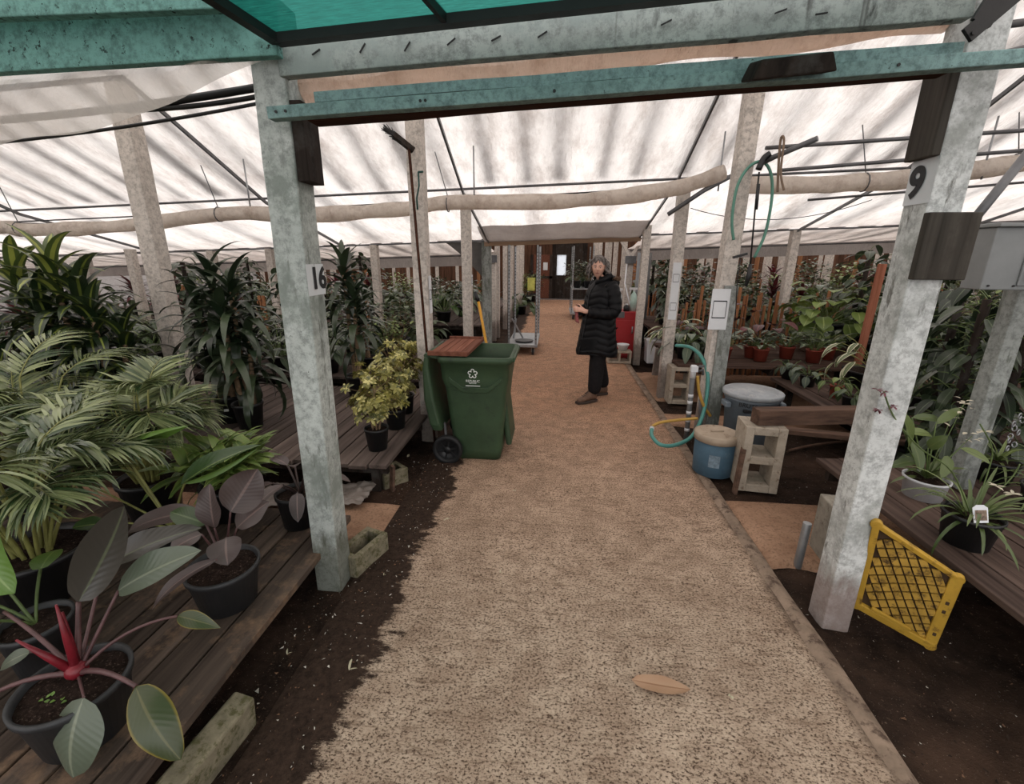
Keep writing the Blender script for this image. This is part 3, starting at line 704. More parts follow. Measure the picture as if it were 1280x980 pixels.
# the rolled curtain across the house, sagging between its straps
def rolled(name, label, pts, r, straps, Y):
    t = thing(name, label, 'rolled curtain', pts[len(pts) // 2])
    path = bez(pts, 10); m = len(path)
    mb = MB(); mb.tube(path, [r * (1 + .18 * noise.noise(V((i * .22, 0, 1)))) for i in range(m)], 14)
    for i, v in enumerate(mb.v):
        k = noise.noise(V((v.x * 2.2, v.z * 18, v.y * 18))); mb.v[i] = v + V((0, 0, 1)) * k * r * .25
    mb.build('roll', M['roll'], t)
    for c in straps:
        c = V(c); mb = MB(); mb.tube([c + V((0, r * 1.08 * math.cos(a * PI / 5), r * 1.08 * math.sin(a * PI / 5))) for a in range(11)], .006, 6)
        mb.tube([c + V((0, 0, r)), c + V((-.12, 0, .5))], .005, 6); mb.build('strap', M['pipe'], t)
xs = [(-140, 305), (0, 284), (25, 288), (150, 283), (274, 268), (400, 268), (500, 262), (560, 254), (690, 252), (770, 246), (850, 234), (905, 215)]
st = [(25, 286), (274, 268), (560, 255)]
rolled('rolled_curtain', 'long sagging roll of dusty plastic across the left and middle of the house', [at(x, y, 4.9) for x, y in xs], 0.072, [at(x, y, 4.9) for x, y in st], 4.9)
rolled('rolled_curtain', 'roll of dusty plastic slung beyond the post with the green hose', [at(x, y, 4.95) for x, y in ((935, 232), (1000, 232), (1080, 228), (1180, 218), (1300, 200), (1420, 182))], 0.078, [at(1080, 228, 4.95), at(1270, 204, 4.95)], 4.95)
rolled('rolled_curtain', 'small rolled sheet hung across the far walkway', [(-.9, 10.6, 2.22), (0, 10.6, 2.18), (1.0, 10.6, 2.28)], 0.07, [(0, 10.6, 2.18)], 10.6)
mb = MB(); mb.tube([at(835, 268, 4.9), at(880, 238, 4.9), at(922, 216, 4.9)], .022, 8); tag(mb.build('conduit_pipe', M['pipe']), 'short grey pipe slanting under the end of the long rolled plastic', 'pipe')
# dark tarp hung beside the rough grey post
mb = MB(); mb.grid(lambda u, v: (-1.95 + .72 * u, 7.75 + .02 * math.sin(u * 15), 1.93 - (0.62 * (u ** 1.3) + .02) * v), 12, 6)
tag(mb.build('hanging_tarp', plain('dark_tarp', (0.09, 0.085, 0.08), 0.7)), 'dark triangular tarp hung beside the rough grey post', 'tarp')
# ------------------------------------------------------------------ decks and benches
def deck(name, label, x0, x1, y0, y1, zt, pw, mat, along='Y', th=0.03, legs=(), cat='deck', joist=True):
    t = thing(name, label, cat, ((x0 + x1) / 2, (y0 + y1) / 2, 0))
    mb = MB()
    a0, a1 = (x0, x1) if along == 'Y' else (y0, y1)
    n = max(1, round((a1 - a0) / pw)); pw = (a1 - a0) / n
    for i in range(n):
        c = a0 + pw * (i + .5); dz = random.uniform(-.003, .003); e0, e1 = random.uniform(-.02, .02), random.uniform(-.02, .02)
        if i in (0, n - 1): e0 = e1 = 0
        L = (y0 + e0, y1 + e1) if along == 'Y' else (x0 + e0, x1 + e1); mid = (L[0] + L[1]) / 2; tw = random.uniform(-.008, .008)
        if along == 'Y': mb.box((c, mid, zt - th / 2 + dz), (pw - .010, L[1] - L[0], th), (0, tw, 0))
        else: mb.box((mid, c, zt - th / 2 + dz), (L[1] - L[0], pw - .010, th), (tw, 0, 0))
    mb.build('deck_boards', mat, t, bevel=.004)
    if joist:
        k = max(2, int(((y1 - y0) if along == 'Y' else (x1 - x0)) / .9) + 1)
        for i in range(k):
            mb = MB()
            if along == 'Y': y = y0 + .1 + (y1 - y0 - .2) * i / (k - 1); mb.bb(x0 + .03, x1 - .03, y - .02, y + .02, zt - th - .075, zt - th - .005)
            else: x = x0 + .1 + (x1 - x0 - .2) * i / (k - 1); mb.bb(x - .02, x + .02, y0 + .03, y1 - .03, zt - th - .075, zt - th - .005)
            mb.build('joist', M['darkwood'], t)
    for x, y in legs:
        mb = MB(); mb.bb(x - .03, x + .03, y - .03, y + .03, 0, zt - th - .005); mb.build('leg', M['darkwood'], t)
    return t
DZ = 0.22
deck('plank_deck', 'low dark plank deck under the red-stemmed and purple-leaved plants', -4.4, -1.13, 0.35, 2.14, DZ, 0.135, M['deck'], 'Y', .035, [(-1.3, 1.2), (-1.3, 2.0), (-3, 1.2), (-3, 2), (-4.3, 1.2)])
deck('plank_deck', 'dry grey plank deck carrying the variegated shrubs behind post 16', -5.6, -1.13, 2.70, 4.55, 0.25, 0.14, M['deck_mid'], 'Y', .03, [(-1.25, 2.8), (-1.3, 4.3), (-3, 2.8), (-3, 4.3), (-5.2, 4.3), (-5.2, 2.8)])
deck('plant_bench', 'low bench of planks full of leafy plants behind the dry grey deck', -9.5, -1.35, 4.75, 7.3, 0.30, 0.16, M['deck_mid'], 'Y', .03, [(-1.5, 4.9), (-4, 4.9), (-7, 4.9), (-1.5, 7), (-4, 7), (-7, 7)], 'bench')
deck('plant_bench', 'far bench of planks beyond the leafy plants on the bin side', -10.5, -1.35, 8.0, 13.0, 0.45, 0.2, M['deck_mid'], 'Y', .03, [(-1.5, 8.2), (-4, 8.2), (-7, 8.2), (-1.5, 12), (-7, 12)], 'bench')
deck('plant_bench', 'bench of planks left of the dry deck under the tall yellow-striped dracaena', -9.5, -5.75, 0.6, 4.4, 0.25, 0.16, M['deck_mid'], 'Y', .03, [(-5.9, 1), (-5.9, 4), (-9, 1), (-9, 4)], 'bench')
BZ = 0.40
deck('plant_bench', 'grey plank bench carrying the flowering orchids beside post 9', 1.745, 3.45, 0.75, 2.83, BZ, 0.145, M['bench'], 'Y', .03, [(1.9, .9), (3.3, .9), (3.3, 2.7)], 'bench')
deck('plant_bench', 'wide plank bench with the small black pots behind the grey round bin', 2.40, 5.6, 3.30, 4.95, 0.40, 0.16, M['bench'], 'Y', .035, [(2.55, 3.5), (2.55, 4.8), (5.4, 3.5), (5.4, 4.8)], 'bench')
deck('plant_table', 'long plank table with a black edge holding the red pots', 1.42, 8.2, 5.02, 6.35, 0.50, 0.19, M['benchx'], 'X', .035, [(3.2, 5.1), (5.5, 5.1), (8, 5.1), (3.2, 6.2), (8, 6.2)], 'table')
deck('plant_table', 'second long plank table behind the red pots', 1.6, 9.5, 6.95, 9.0, 0.55, 0.2, M['benchx'], 'X', .035, [(1.8, 7.1), (5, 7.1), (9, 7.1), (1.8, 8.8), (9, 8.8)], 'table')
deck('plant_table', 'furthest plank table on the red cabinet side of the walkway', 1.7, 10.5, 9.8, 13.2, 0.6, 0.2, M['benchx'], 'X', .035, [(1.9, 10), (5, 10), (9, 10), (1.9, 13), (9, 13)], 'table')
deck('plant_bench', 'dark bench behind the orchids carrying the climbing plants', 3.62, 6.6, 1.2, 3.1, 0.40, 0.16, M['bench'], 'Y', .03, [(3.8, 1.3), (3.8, 3), (6.4, 1.3), (6.4, 3)], 'bench')

# ------------------------------------------------------------------ concrete blocks
def cblock(c, d, rotz=0.0, axis='z', mat='block', cells=2, wt=.034):
    """hollow concrete block; the cells run along `axis` in local space; c = bottom centre"""
    L, W, H = d; mb = MB()
    if axis == 'y':      # lying/standing with the cells seen from the front, L x H face
        parts = []
        if H > L: # stacked cells
            n = cells; ch = (H - wt * (n + 1)) / n
            mb.bb(-L / 2, -L / 2 + wt, -W / 2, W / 2, 0, H); mb.bb(L / 2 - wt, L / 2, -W / 2, W / 2, 0, H)
            for i in range(n + 1): z = i * (ch + wt); mb.bb(-L / 2 + wt, L / 2 - wt, -W / 2 + .001, W / 2 - .001, z, z + wt)
        else:
            n = cells; cw = (L - wt * (n + 1)) / n
            mb.bb(-L / 2, L / 2, -W / 2, W / 2, 0, wt); mb.bb(-L / 2, L / 2, -W / 2, W / 2, H - wt, H)
            for i in range(n + 1): x = -L / 2 + i * (cw + wt); mb.bb(x, x + wt, -W / 2 + .001, W / 2 - .001, wt, H - wt)
    else:
        n = cells; cw = (L - wt * (n + 1)) / n
        mb.bb(-L / 2, L / 2, -W / 2, -W / 2 + wt, 0, H); mb.bb(-L / 2, L / 2, W / 2 - wt, W / 2, 0, H)
        for i in range(n + 1): x = -L / 2 + i * (cw + wt); mb.bb(x, x + wt, -W / 2 + wt, W / 2 - wt, 0.001, H - .001)
    o = mb.build('cinder_block', M[mat], bevel=.005); o.location = c; o.rotation_euler = (0, 0, rotz); return o
o = cblock((1.525, 3.14, 0.02), (0.27, 0.24, 0.50), -0.12, 'y', wt=.058); tag(o, 'cinder block on end beside the blue drum, under the loose beam', 'cinder block')
o = cblock((1.475, 5.12, 0.022), (0.24, 0.20, 0.44), 0.0, 'y', wt=.045); tag(o, 'cinder block on end under the near corner of the long plank table', 'cinder block')
o = cblock((1.07, 7.13, 0.02), (0.37, 0.20, 0.2), 0.0, 'y'); tag(o, 'cinder block lying under the white bowl by the red cabinet', 'cinder block')
mb = MB(); mb.box((1.63, 2.3, 0.18), (0.16, 0.24, 0.36), (0, 0, -.1)); tag(mb.build('concrete_block', M['concrete'], bevel=.008), 'solid grey concrete block behind post 9 at the end of the orchid bench', 'concrete block')
a, b_ = g(1003, 715), at(1013, 640, 2.3)
mb = MB(); mb.tube([(a.x, 2.24, -.01), (a.x + .01, 2.25, .27)], .022, 10); tag(mb.build('metal_stub', M['steel'], bevel=.003), 'short round metal stub standing beside the solid grey concrete block', 'pipe')
o = cblock((-1.03, 2.03, -0.005), (0.26, 0.15, 0.13), 1.25, 'z', 'mossblock', 1); tag(o, 'small mossy hollow block on the soil behind post 16', 'concrete block')
o = cblock((-1.20, 2.93, -0.005), (0.20, 0.17, 0.12), 0.9, 'z', 'mossblock', 1); tag(o, 'small hollow block under the corner of the dry grey deck', 'concrete block')
mb = MB(); mb.box((-1.105, 0.93, 0.06), (0.085, 0.40, 0.14), (0, 0.1, -.12)); tag(mb.build('kerb_piece', M['mossblock'], bevel=.01), 'short mossy kerb piece on the soil against the dark plank deck', 'kerb')
mb = MB(); mb.bar((-1.145, 2.80, 0.0), (-1.12, 2.78, 0.21), .02, .04); tag(mb.build('wooden_stake', M['lumber']), 'thin wooden stake propped under the corner of the dry grey deck', 'stake')
# loose beam on the block
mb = MB(); mb.bar((1.45, 3.10, 0.58), (2.36, 3.24, 0.58), 0.10, 0.11, seg=4, wob=.002); tag(mb.build('timber_beam', M['lumber'], bevel=.004), 'thick dark timber beam resting on the cinder block by the blue drum', 'beam')
mb = MB(); mb.box((1.378, 3.05, 0.17), (0.02, 0.05, 0.36), (0, .04, 0)); tag(mb.build('wooden_stake', M['lumber']), 'flat stake leaning on the cinder block beside the blue drum', 'stake')
mb = MB(); mb.bar((1.7, 3.45, 0.36), (2.9, 3.22, 0.36), 0.09, 0.035); mb2 = tag(mb.build('loose_plank', M['lumber'], bevel=.003), 'thin plank just below the thick dark timber beam', 'plank'); mb2.location.z = 0.0

# ------------------------------------------------------------------ green wheeled bin
M['bin'] = plain('green_bin_plastic', (0.036, 0.066, 0.033), 0.5, 0, 0.2, 5, 0.1, 0.35, dirt=(0.026, 0.042, 0.026), dirt_at=0.6)
M['bin_scuff'] = plain('scuffed_green_plastic', (0.022, 0.045, 0.026), 0.7, 0, 0.3, 14, 0.2, 0.2)
def ring(x0, x1, y0, y1, r, z, n=4):
    out = []
    for cxx, cyy, a0 in ((x1 - r, y0 + r, -PI / 2), (x1 - r, y1 - r, 0), (x0 + r, y1 - r, PI / 2), (x0 + r, y0 + r, PI)):
        for k in range(n + 1):
            a = a0 + (PI / 2) * k / n; out.append(V((cxx + r * math.cos(a), cyy + r * math.sin(a), z)))
    return out
def loft(mb, rings, close0=True, close1=True, smooth=True):
    o = len(mb.v); n = len(rings[0])
    for r in rings: mb.v += [V(p) for p in r]
    for i in range(len(rings) - 1):
        for k in range(n): mb.face([o + i * n + k, o + i * n + (k + 1) % n, o + (i + 1) * n + (k + 1) % n, o + (i + 1) * n + k], None, smooth)
    if close0: mb.face([o + k for k in range(n)][::-1])
    if close1: mb.face([o + (len(rings) - 1) * n + k for k in range(n)])
    return mb
# bin local frame: seen side faces -Y; front (lifting lip) at +X; handle, lid and wheels at -X
BX, BY = -0.905, 3.32
t = thing('wheeled_bin', 'green wheeled refuse bin with a white star logo and open lid', 'bin', (BX, BY, 0)); BIN = t
def W(x, y, z): return V((BX + x, BY + y, z))
mb = MB(); rr = []
for z, x0, x1, y0, y1, r in ((0.02, .12, .49, .03, .53, .05), (0.10, .10, .505, .025, .535, .05), (0.60, .05, .545, .005, .555, .05), (0.645, .045, .55, 0.0, .56, .05), (0.72, .022, .562, -.015, .575, .05), (0.85, .015, .575, -.02, .58, .05), (0.855, 0.0, .59, -.035, .595, .055), (0.905, -.005, .598, -.04, .60, .055), (0.905, .025, .57, -.01, .57, .045), (0.75, .045, .54, .01, .55, .045), (0.12, .18, .48, .06, .50, .045)):
    rr.append([V((BX, BY, 0)) + p for p in ring(x0, x1, y0, y1, r, z)])
loft(mb, rr); mb.build('bin_body', M['bin'], t)
# stepped shoulder panel on the visible side, below the logo
mb = MB()
pts = [(.09, .70), (.20, .615), (.40, .615), (.52, .72), (.52, .755), (.40, .66), (.20, .66), (.09, .745)]
mb.add([W(x, -.028 + (.745 - z) * .12, z) for x, z in pts] + [W(x, .02, z) for x, z in pts], [tuple(range(8))[::-1]] + [(i, (i + 1) % 8, 8 + (i + 1) % 8, 8 + i) for i in range(8)])
mb.build('shoulder_rib', M['bin'], t, bevel=.004)
mb = MB(); mb.bar(W(.595, .02, .885), W(.595, .54, .885), .035, .035); mb.build('lifting_lip', M['bin'], t, bevel=.006)
mb = MB(); mb.box(W(.535, .28, .33), (.05, .36, .42), (0, -.12, 0)); mb.build('front_recess', M['bin'], t, bevel=.02)
# handle behind the rim
mb = MB(); mb.tube([W(-.095, .0, .905), W(-.095, .56, .905)], .016, 10); mb.build('handle', M['bin'], t)
for y in (.03, .15, .28, .41, .53):
    mb = MB(); mb.bar(W(-.10, y, .905), W(.02, y, .885), .018, .03); mb.build('handle_rib', M['bin'], t, bevel=.003)
# lid hanging open behind
mb = MB(); lid = [[W(-.085 - .018 * s, y0, .89), W(-.115 - .018 * s, y1, .89)] for s, y0, y1 in ((0, 0, .56),)]
rr = []
for k, (z, xo, th, yi) in enumerate(((.895, -.085, .04, .0), (.80, -.095, .055, .0), (.55, -.075, .085, -.01), (.34, -.035, .09, -.012), (.28, -.02, .075, .01))):
    rr.append([V((BX, BY, 0)) + p for p in ring(xo - th / 2, xo + th / 2, yi - .03, .59 - yi, .02, z, 2)])
loft(mb, rr, smooth=False); mb.build('lid', M['bin'], t, bevel=.004)
mb = MB(); mb.bar(W(-.02, -.04, .34), W(-.02, .0, .34), .05, .02); mb.build('lid_tab', M['bin'], t)
for y in (.02, .5): mb = MB(); mb.bar(W(.035, y, .34), W(.045, y, .14), .016, .016); mb.build('axle_strut', M['pipe'], t)
mb = MB(); mb.tube([W(.07, -.03, .125), W(.07, .59, .125)], .012, 8); mb.build('axle', M['steel'], t)
M['tyre'] = plain('black_rubber', (0.01, 0.01, 0.011), 0.6, 0, 0.3, 20, 0.2)
for y in (-.035, .575):
    RX = Matrix.Rotation(PI / 2, 3, 'X'); c = W(.065, y, .125)
    mb = MB(); mb.lathe([(.088, -.024), (.118, -.026), (.125, -.015), (.125, .015), (.118, .026), (.088, .024), (.088, -.024)], c, 32, True, RX); w_ = mb.build('wheel', M['tyre'], t)
    mb = MB(); mb.lathe([(.001, -.016), (.028, -.018), (.028, .018), (.001, .016)], c, 16, True, RX); mb.lathe([(.09, -.006), (.02, -.006), (.02, .006), (.09, .006)], c, 24, True, RX)
    for k in range(6):
        a = k * PI / 3 + .3; mb.bar(c + V((math.cos(a) * .02, 0, math.sin(a) * .02)), c + V((math.cos(a) * .092, 0, math.sin(a) * .092)), .03, .016, (-math.sin(a), 0, math.cos(a)))
    mb.build('hub', M['black_plastic'], w_)
# emblem: five curled strokes around a star, and two lines of lettering
M['decal'] = plain('white_decal', (0.75, 0.77, 0.75), 0.5, 0, 0.04)
def onside(x, z): return W(x, -.0175 - .012 * (z - .72) - .004, z)
mb = MB(); sx, sz = .283, .775
mb = MB()
for k in range(5):
    a0 = PI / 2 + k * 2 * PI / 5
    ctr = (sx + .024 * math.cos(a0), sz + .024 * math.sin(a0))
    arc = [(ctr[0] + .0125 * math.cos(a0 + b), ctr[1] + .0125 * math.sin(a0 + b)) for b in [(-2.0 + i * 4.0 / 8) for i in range(9)]]
    a1 = a0 + 2 * PI / 5
    arc.append((sx + .016 * math.cos(a0 + .75), sz + .016 * math.sin(a0 + .75)))
    mb.tube([onside(x, z) for x, z in arc], .0034, 6)
mb.build('star_emblem', M['decal'], t)
text('lettering', 'REPUBLIC', .026, onside(.283, .715), face_rot((0, -1, 0)), M['decal'], t)
text('lettering', 'SERVICES', .014, onside(.283, .698), face_rot((0, -1, 0)), M['decal'], t)
mb = MB(); mb.bar(onside(.225, .676), onside(.341, .676), .002, .005); mb.build('underline', M['decal'], t)
# red-brown tray lying on the rim
t = thing('wooden_tray', 'red-brown slatted wooden tray lying on the rim of the green bin', 'tray', W(.05, .2, .91))
Q = lambda u, v, z: W(-.06 + .30 * u + .03 * v, -.03 + .62 * v, .915 + z + .008 * v)
mb = MB()
for i in range(5):
    u0, u1 = i / 5 + .01, (i + 1) / 5 - .01
    mb.add([Q(u0, .03, .008), Q(u1, .03, .008), Q(u1, .97, .008), Q(u0, .97, .008), Q(u0, .03, .022), Q(u1, .03, .022), Q(u1, .97, .022), Q(u0, .97, .022)], [(3, 2, 1, 0), (4, 5, 6, 7), (0, 1, 5, 4), (1, 2, 6, 5), (2, 3, 7, 6), (3, 0, 4, 7)])
mb.build('slat_panel', M['redwood'], t)
for v in (0.0, 1.0):
    mb = MB(); mb.bar(Q(-.02, v, .02), Q(1.02, v, .02), .03, .036); mb.build('rail', M['redwood'], t, bevel=.003)
mb = MB(); mb.bar(Q(1.0, .0, .015), Q(1.0, 1, .015), .02, .026); mb.build('rail', M['redwood'], t, bevel=.003)

# ------------------------------------------------------------------ drum, round bin
M['blue'] = plain('blue_drum', (0.06, 0.115, 0.165), 0.6, 0, 0.25, 5, 0.2, 0.3, dirt=(0.16, 0.19, 0.2), dirt_at=0.64)
M['lid_beige'] = plain('dirty_beige_lid', (0.36, 0.29, 0.22), 0.7, 0, 0.2, 5, 0.2, 0.2, dirt=(0.18, 0.12, 0.08), dirt_at=0.62)
M['greybin'] = plain('slate_blue_plastic', (0.15, 0.18, 0.21), 0.5, 0, 0.2, 5, 0.1)
M['greylid'] = plain('dusty_grey_lid', (0.3, 0.32, 0.34), 0.5, 0, 0.2, 6, 0.2, 0.3, dirt=(0.42, 0.42, 0.42), dirt_at=0.58)
c = V((1.30, 3.335, 0.018)); t = thing('lidded_drum', 'small blue drum with a dirty beige lid beside the walkway', 'drum', c)
mb = MB(); mb.lathe([(.001, 0), (.135, 0), (.148, .01), (.155, .15), (.157, .31), (.001, .31)], c, 36); mb.build('drum_body', M['blue'], t)
mb = MB(); mb.lathe([(.160, .285), (.168, .285), (.168, .335), (.15, .342), (.12, .338), (.001, .338)], c, 36); l = mb.build('lid', M['lid_beige'], t)
mb = MB(); mb.bar(c + V((-.05, .0, .345)), c + V((.05, .015, .345)), .02, .014); mb.build('lid_grip', M['lid_beige'], l, bevel=.003)
mb = MB(); mb.grid(lambda u, v: c + V((.1585 * math.cos(-2.15 + .5 * u), .1585 * math.sin(-2.15 + .5 * u), .10 + .10 * v)), 8, 2); mb.build('worn_label', plain('worn_label', (0.16, 0.22, 0.27), 0.8, 0, 0.4, 30), t)
c = V((1.77, 3.90, 0.03)); t = thing('round_bin', 'slate blue round bin with a dusty grey lid behind the blue drum', 'bin', c)
mb = MB(); mb.lathe([(.001, 0), (.17, 0), (.183, .01), (.216, .44), (.225, .445), (.225, .47), (.21, .47), (.001, .46)], c, 40); mb.build('bin_body', M['greybin'], t)
mb = MB(); mb.lathe([(.228, .47), (.243, .475), (.245, .505), (.232, .513), (.205, .508), (.193, .52), (.001, .53)], c, 40); mb.build('lid', M['greylid'], t)
for s in (-1, 1):
    mb = MB(); mb.box(c + V((s * .228, -.04, .40)), (.05, .12, .05)); mb.build('handle', M['greybin'], t, bevel=.01)
mb = MB(); mb.box(c + V((-.208 * math.sin(.5), -.208 * math.cos(.5), .375)), (.07, .03, .03)); mb.build('grip_slot', M['black_plastic'], t, bevel=.006)
text('lettering', 'BRUTE', .05, c + V((-.2225 * math.sin(.5), -.2225 * math.cos(.5), .425)), Euler((PI / 2 - .08, 0, -.5)).to_matrix(), M['ink'], t)

# ------------------------------------------------------------------ hose, standpipe
M['hose'] = plain('teal_hose', (0.07, 0.24, 0.21), 0.4, 0, 0.15, 6, 0.05)
M['yellow'] = plain('yellow_hose', (0.42, 0.25, 0.05), 0.5, 0, 0.2, 6, 0.05)
M['green_hose'] = plain('pale_green_hose', (0.09, 0.24, 0.18), 0.45, 0, 0.2, 6, 0.05)
pts = [(845, 432, 4.5), (862, 434, 4.35), (876, 445, 4.2), (884, 465, 4.1), (884, 490, 4.05), (878, 520, 3.95), (865, 545, 3.75), (845, 556, 3.6), (826, 556, 3.55), (815, 545, 3.65), (815, 535, 3.8)]
pp = bez([at(*p) for p in pts], 7)
for i, p in enumerate(pp):
    if p.z < .035: p.z = .035
t = thing('garden_hose', 'teal hose looping in the air over the walkway edge beside the blue drum', 'hose', (1.2, 4, 0))
mb = MB(); mb.tube(pp, .017, 10); mb.build('hose_tube', M['hose'], t)
mb = MB(); mb.tube([pp[-3], pp[-1]], .021, 10); mb.build('coupling', M['white'], t)
pp = bez([at(815, 533, 3.86), at(826, 528, 3.88), at(848, 525, 3.9), at(872, 523, 3.9)], 6)
for p in pp: p.z = max(p.z, .035)
mb = MB(); mb.tube(pp, .014, 8); tag(mb.build('hose_end', M['yellow']), 'yellow hose length lying at the walkway edge below the teal loop', 'hose')
pp = bez([at(872, 470, 4.0), at(874, 490, 4.0), at(880, 508, 4.0), at(888, 520, 4.02)], 6)
mb = MB(); mb.tube(pp, .014, 8); tag(mb.build('hose_end', M['yellow']), 'short yellow hose hanging from the standpipe beside the white post', 'hose')
t = thing('standpipe', 'upright taped pipe with a white valve beside the teal hose loop', 'pipe', (1.33, 4.0, 0))
a = at(858, 545, 4.0); a.z = 0; b_ = at(866, 470, 4.0)
mb = MB(); mb.tube([a, b_], .022, 12); mb.build('pipe', plain('grey_tape', (0.12, 0.12, 0.12), .6), t)
for k in (.15, .3, .42, .58, .68): 
    c0 = a.lerp(b_, k); mb = MB(); mb.tube([c0, c0 + (b_ - a).normalized() * .03], .0235, 12); mb.build('tape_band', M['white'], t)
mb = MB(); mb.tube([b_ - V((0, 0, .02)), b_ + V((0, 0, .10))], .024, 12); mb.box(b_ + V((0, -.015, .07)), (.06, .04, .05)); mb.build('valve', M['white'], t)
mb = MB(); c0 = b_ + V((.05, .01, .04)); mb.tube([c0, c0 + V((.035, 0, .02)), c0 + V((.04, 0, -.03))], .012, 8); mb.box(c0 + V((.02, 0, .05)), (.05, .01, .02)); mb.build('spigot', M['pipe'], t)
mb = MB(); a = at(876, 545, 4.1); a.z = 0; mb.tube([a, at(876, 500, 4.1)], .02, 10); tag(mb.build('pipe_stub', M['pipe']), 'dark pipe stub standing just behind the taped pipe', 'pipe')
mb = MB(); mb.tube([V((max(1.6, p.x), p.y, .02)) for p in bez([g(985, 566), g(1010, 560), g(1045, 555), g(1075, 552)], 6)], .012, 8); tag(mb.build('buried_hose', M['lumber']), 'brown hose lying on the soil under the thick timber beam', 'hose')

# ------------------------------------------------------------------ things hung on the post with the green hose
Yh = 4.02
mb = MB(); mb.tube([at(950, 205, 4.05), at(968, 196, 3.95), at(1022, 173, 3.75)], .02, 10); tag(mb.build('hook_pipe', M['pipe']), 'dark pipe sticking out of the white post as a hook', 'pipe')
pp = bez([at(917, 300, Yh), at(915, 275, Yh), at(921, 235, Yh), at(935, 210, Yh), at(952, 202, Yh), at(963, 215, Yh), at(965, 245, Yh), at(957, 290, Yh), at(943, 322, Yh)], 7)
mb = MB(); mb.tube(pp, .012, 8); tag(mb.build('short_hose', M['green_hose']), 'pale green hose draped over the hook pipe', 'hose')
mb = MB(); mb.tube(bez([at(972, 240, 3.88), at(973, 210, 3.88), at(976, 174, 3.88), at(980, 176, 3.85), at(976, 215, 3.85), at(980, 238, 3.85)], 6), .009, 6)
tag(mb.build('webbing_loop', plain('tan_webbing', (0.2, 0.14, 0.1), .8)), 'tan webbing loop hanging over the hook pipe', 'strap')
t = thing('spray_wand', 'long black spray wand hanging beside the white post', 'sprayer', at(945, 280, 3.98))
mb = MB(); mb.tube([at(949, 215, 3.98), at(944, 260, 3.98), at(937, 340, 3.98)], .007, 8); mb.build('lance', M['cable'], t)
mb = MB(); mb.tube([at(948, 230, 3.98), at(945, 262, 3.98)], .014, 8); mb.build('grip', M['black_plastic'], t)
mb = MB(); mb.tube([at(938, 330, 3.98), at(936, 345, 3.98), at(932, 358, 3.98)], [.014, .022, .012], 8); mb.build('nozzle', M['black_plastic'], t)
mb = MB(); mb.tube(bez([at(948, 212, 3.98), at(955, 198, 3.98), at(963, 192, 3.97)], 4), .024, 8); mb.build('head', M['black_plastic'], t)
t = thing('clip_lamp', 'small black clamp with a thin rod on the white post', 'clamp', at(925, 335, 4.0))
mb = MB(); mb.bar(at(916, 322, 4.0), at(934, 317, 4.0), .03, .02); mb.build('jaw', M['black_plastic'], t, bevel=.004)
mb = MB(); mb.tube([at(926, 322, 4.0), at(922, 345, 4.0), at(918, 420, 4.02)], .004, 6); mb.build('rod', M['cable'], t)
t['category'] = 'clamp'; t.name = 'spring_clamp'

# ------------------------------------------------------------------ broom, yellow tool
t = thing('push_broom', 'push broom standing upside down against the white post behind the bin', 'broom', (-1.2, 3.62, 0))
a = at(543, 540, 3.62); a.z = 0.02; b_ = at(511, 183, 3.66)
mb = MB(); mb.tube([a, b_], .011, 10); mb.build('handle', M['darkwoodx'], t)
h0, h1 = at(494, 170, 3.62), at(514, 186, 3.68); dv = (h1 - h0)
mb = MB(); mb.bar(h0 - dv * .1, h1 + dv * .15, .055, .04, (0, 0, 1)); mb.build('head', M['darkwood'], t, bevel=.004)
mb = MB(); nrm = V((-.75, -.2, .55))
for i in range(260):
    p = h0.lerp(h1, random.uniform(-.1, .75)) + V((0, random.uniform(-.028, .028), 0)) + nrm * .015
    d = (nrm + V((random.uniform(-.5, .3), random.uniform(-.35, .35), random.uniform(-.3, .3)))).normalized(); q = p + d * random.uniform(.05, .085)
    mb.bar(p, q, .004, .004)
mb.build('bristles', M['cable'], t)
t = thing('bolt_cutter', 'yellow handled tool leaning by the white post beyond the bin', 'tool', (-1.05, 5.6, 0))
a, m_, b_ = at(594, 365, 5.75), at(598, 377, 5.72), at(607, 425, 5.55); e = b_ + (b_ - m_) * 1.6; e.z = max(e.z, .02)
mb = MB(); mb.tube([m_, b_, b_.lerp(e, .8)], .018, 10); mb.build('handle', plain('yellow_handle', (0.6, 0.3, 0.03), .5), t)
mb = MB(); mb.tube([a, m_], .022, 10); mb.build('grip', M['black_plastic'], t)
mb = MB(); e2 = a + (e - a) * ((a.z - .0) / (a.z - e.z)) ; mb.tube([b_.lerp(e, .8), e2], .02, 10); mb.build('shoe', M['black_plastic'], t)
mb = MB(); pp = [at(523, 215, 3.74), at(524, 232, 3.74), at(521, 248, 3.74), at(522, 262, 3.74)]
mb.tube(pp, .008, 8); mb.tube([pp[0], pp[0] + V((.04, -.01, .0))], .008, 8); tag(mb.build('wire_hook', plain('dark_green_wire', (0.01, 0.06, 0.05), .5)), 'dark green wire hook on the post behind the bin', 'hook')

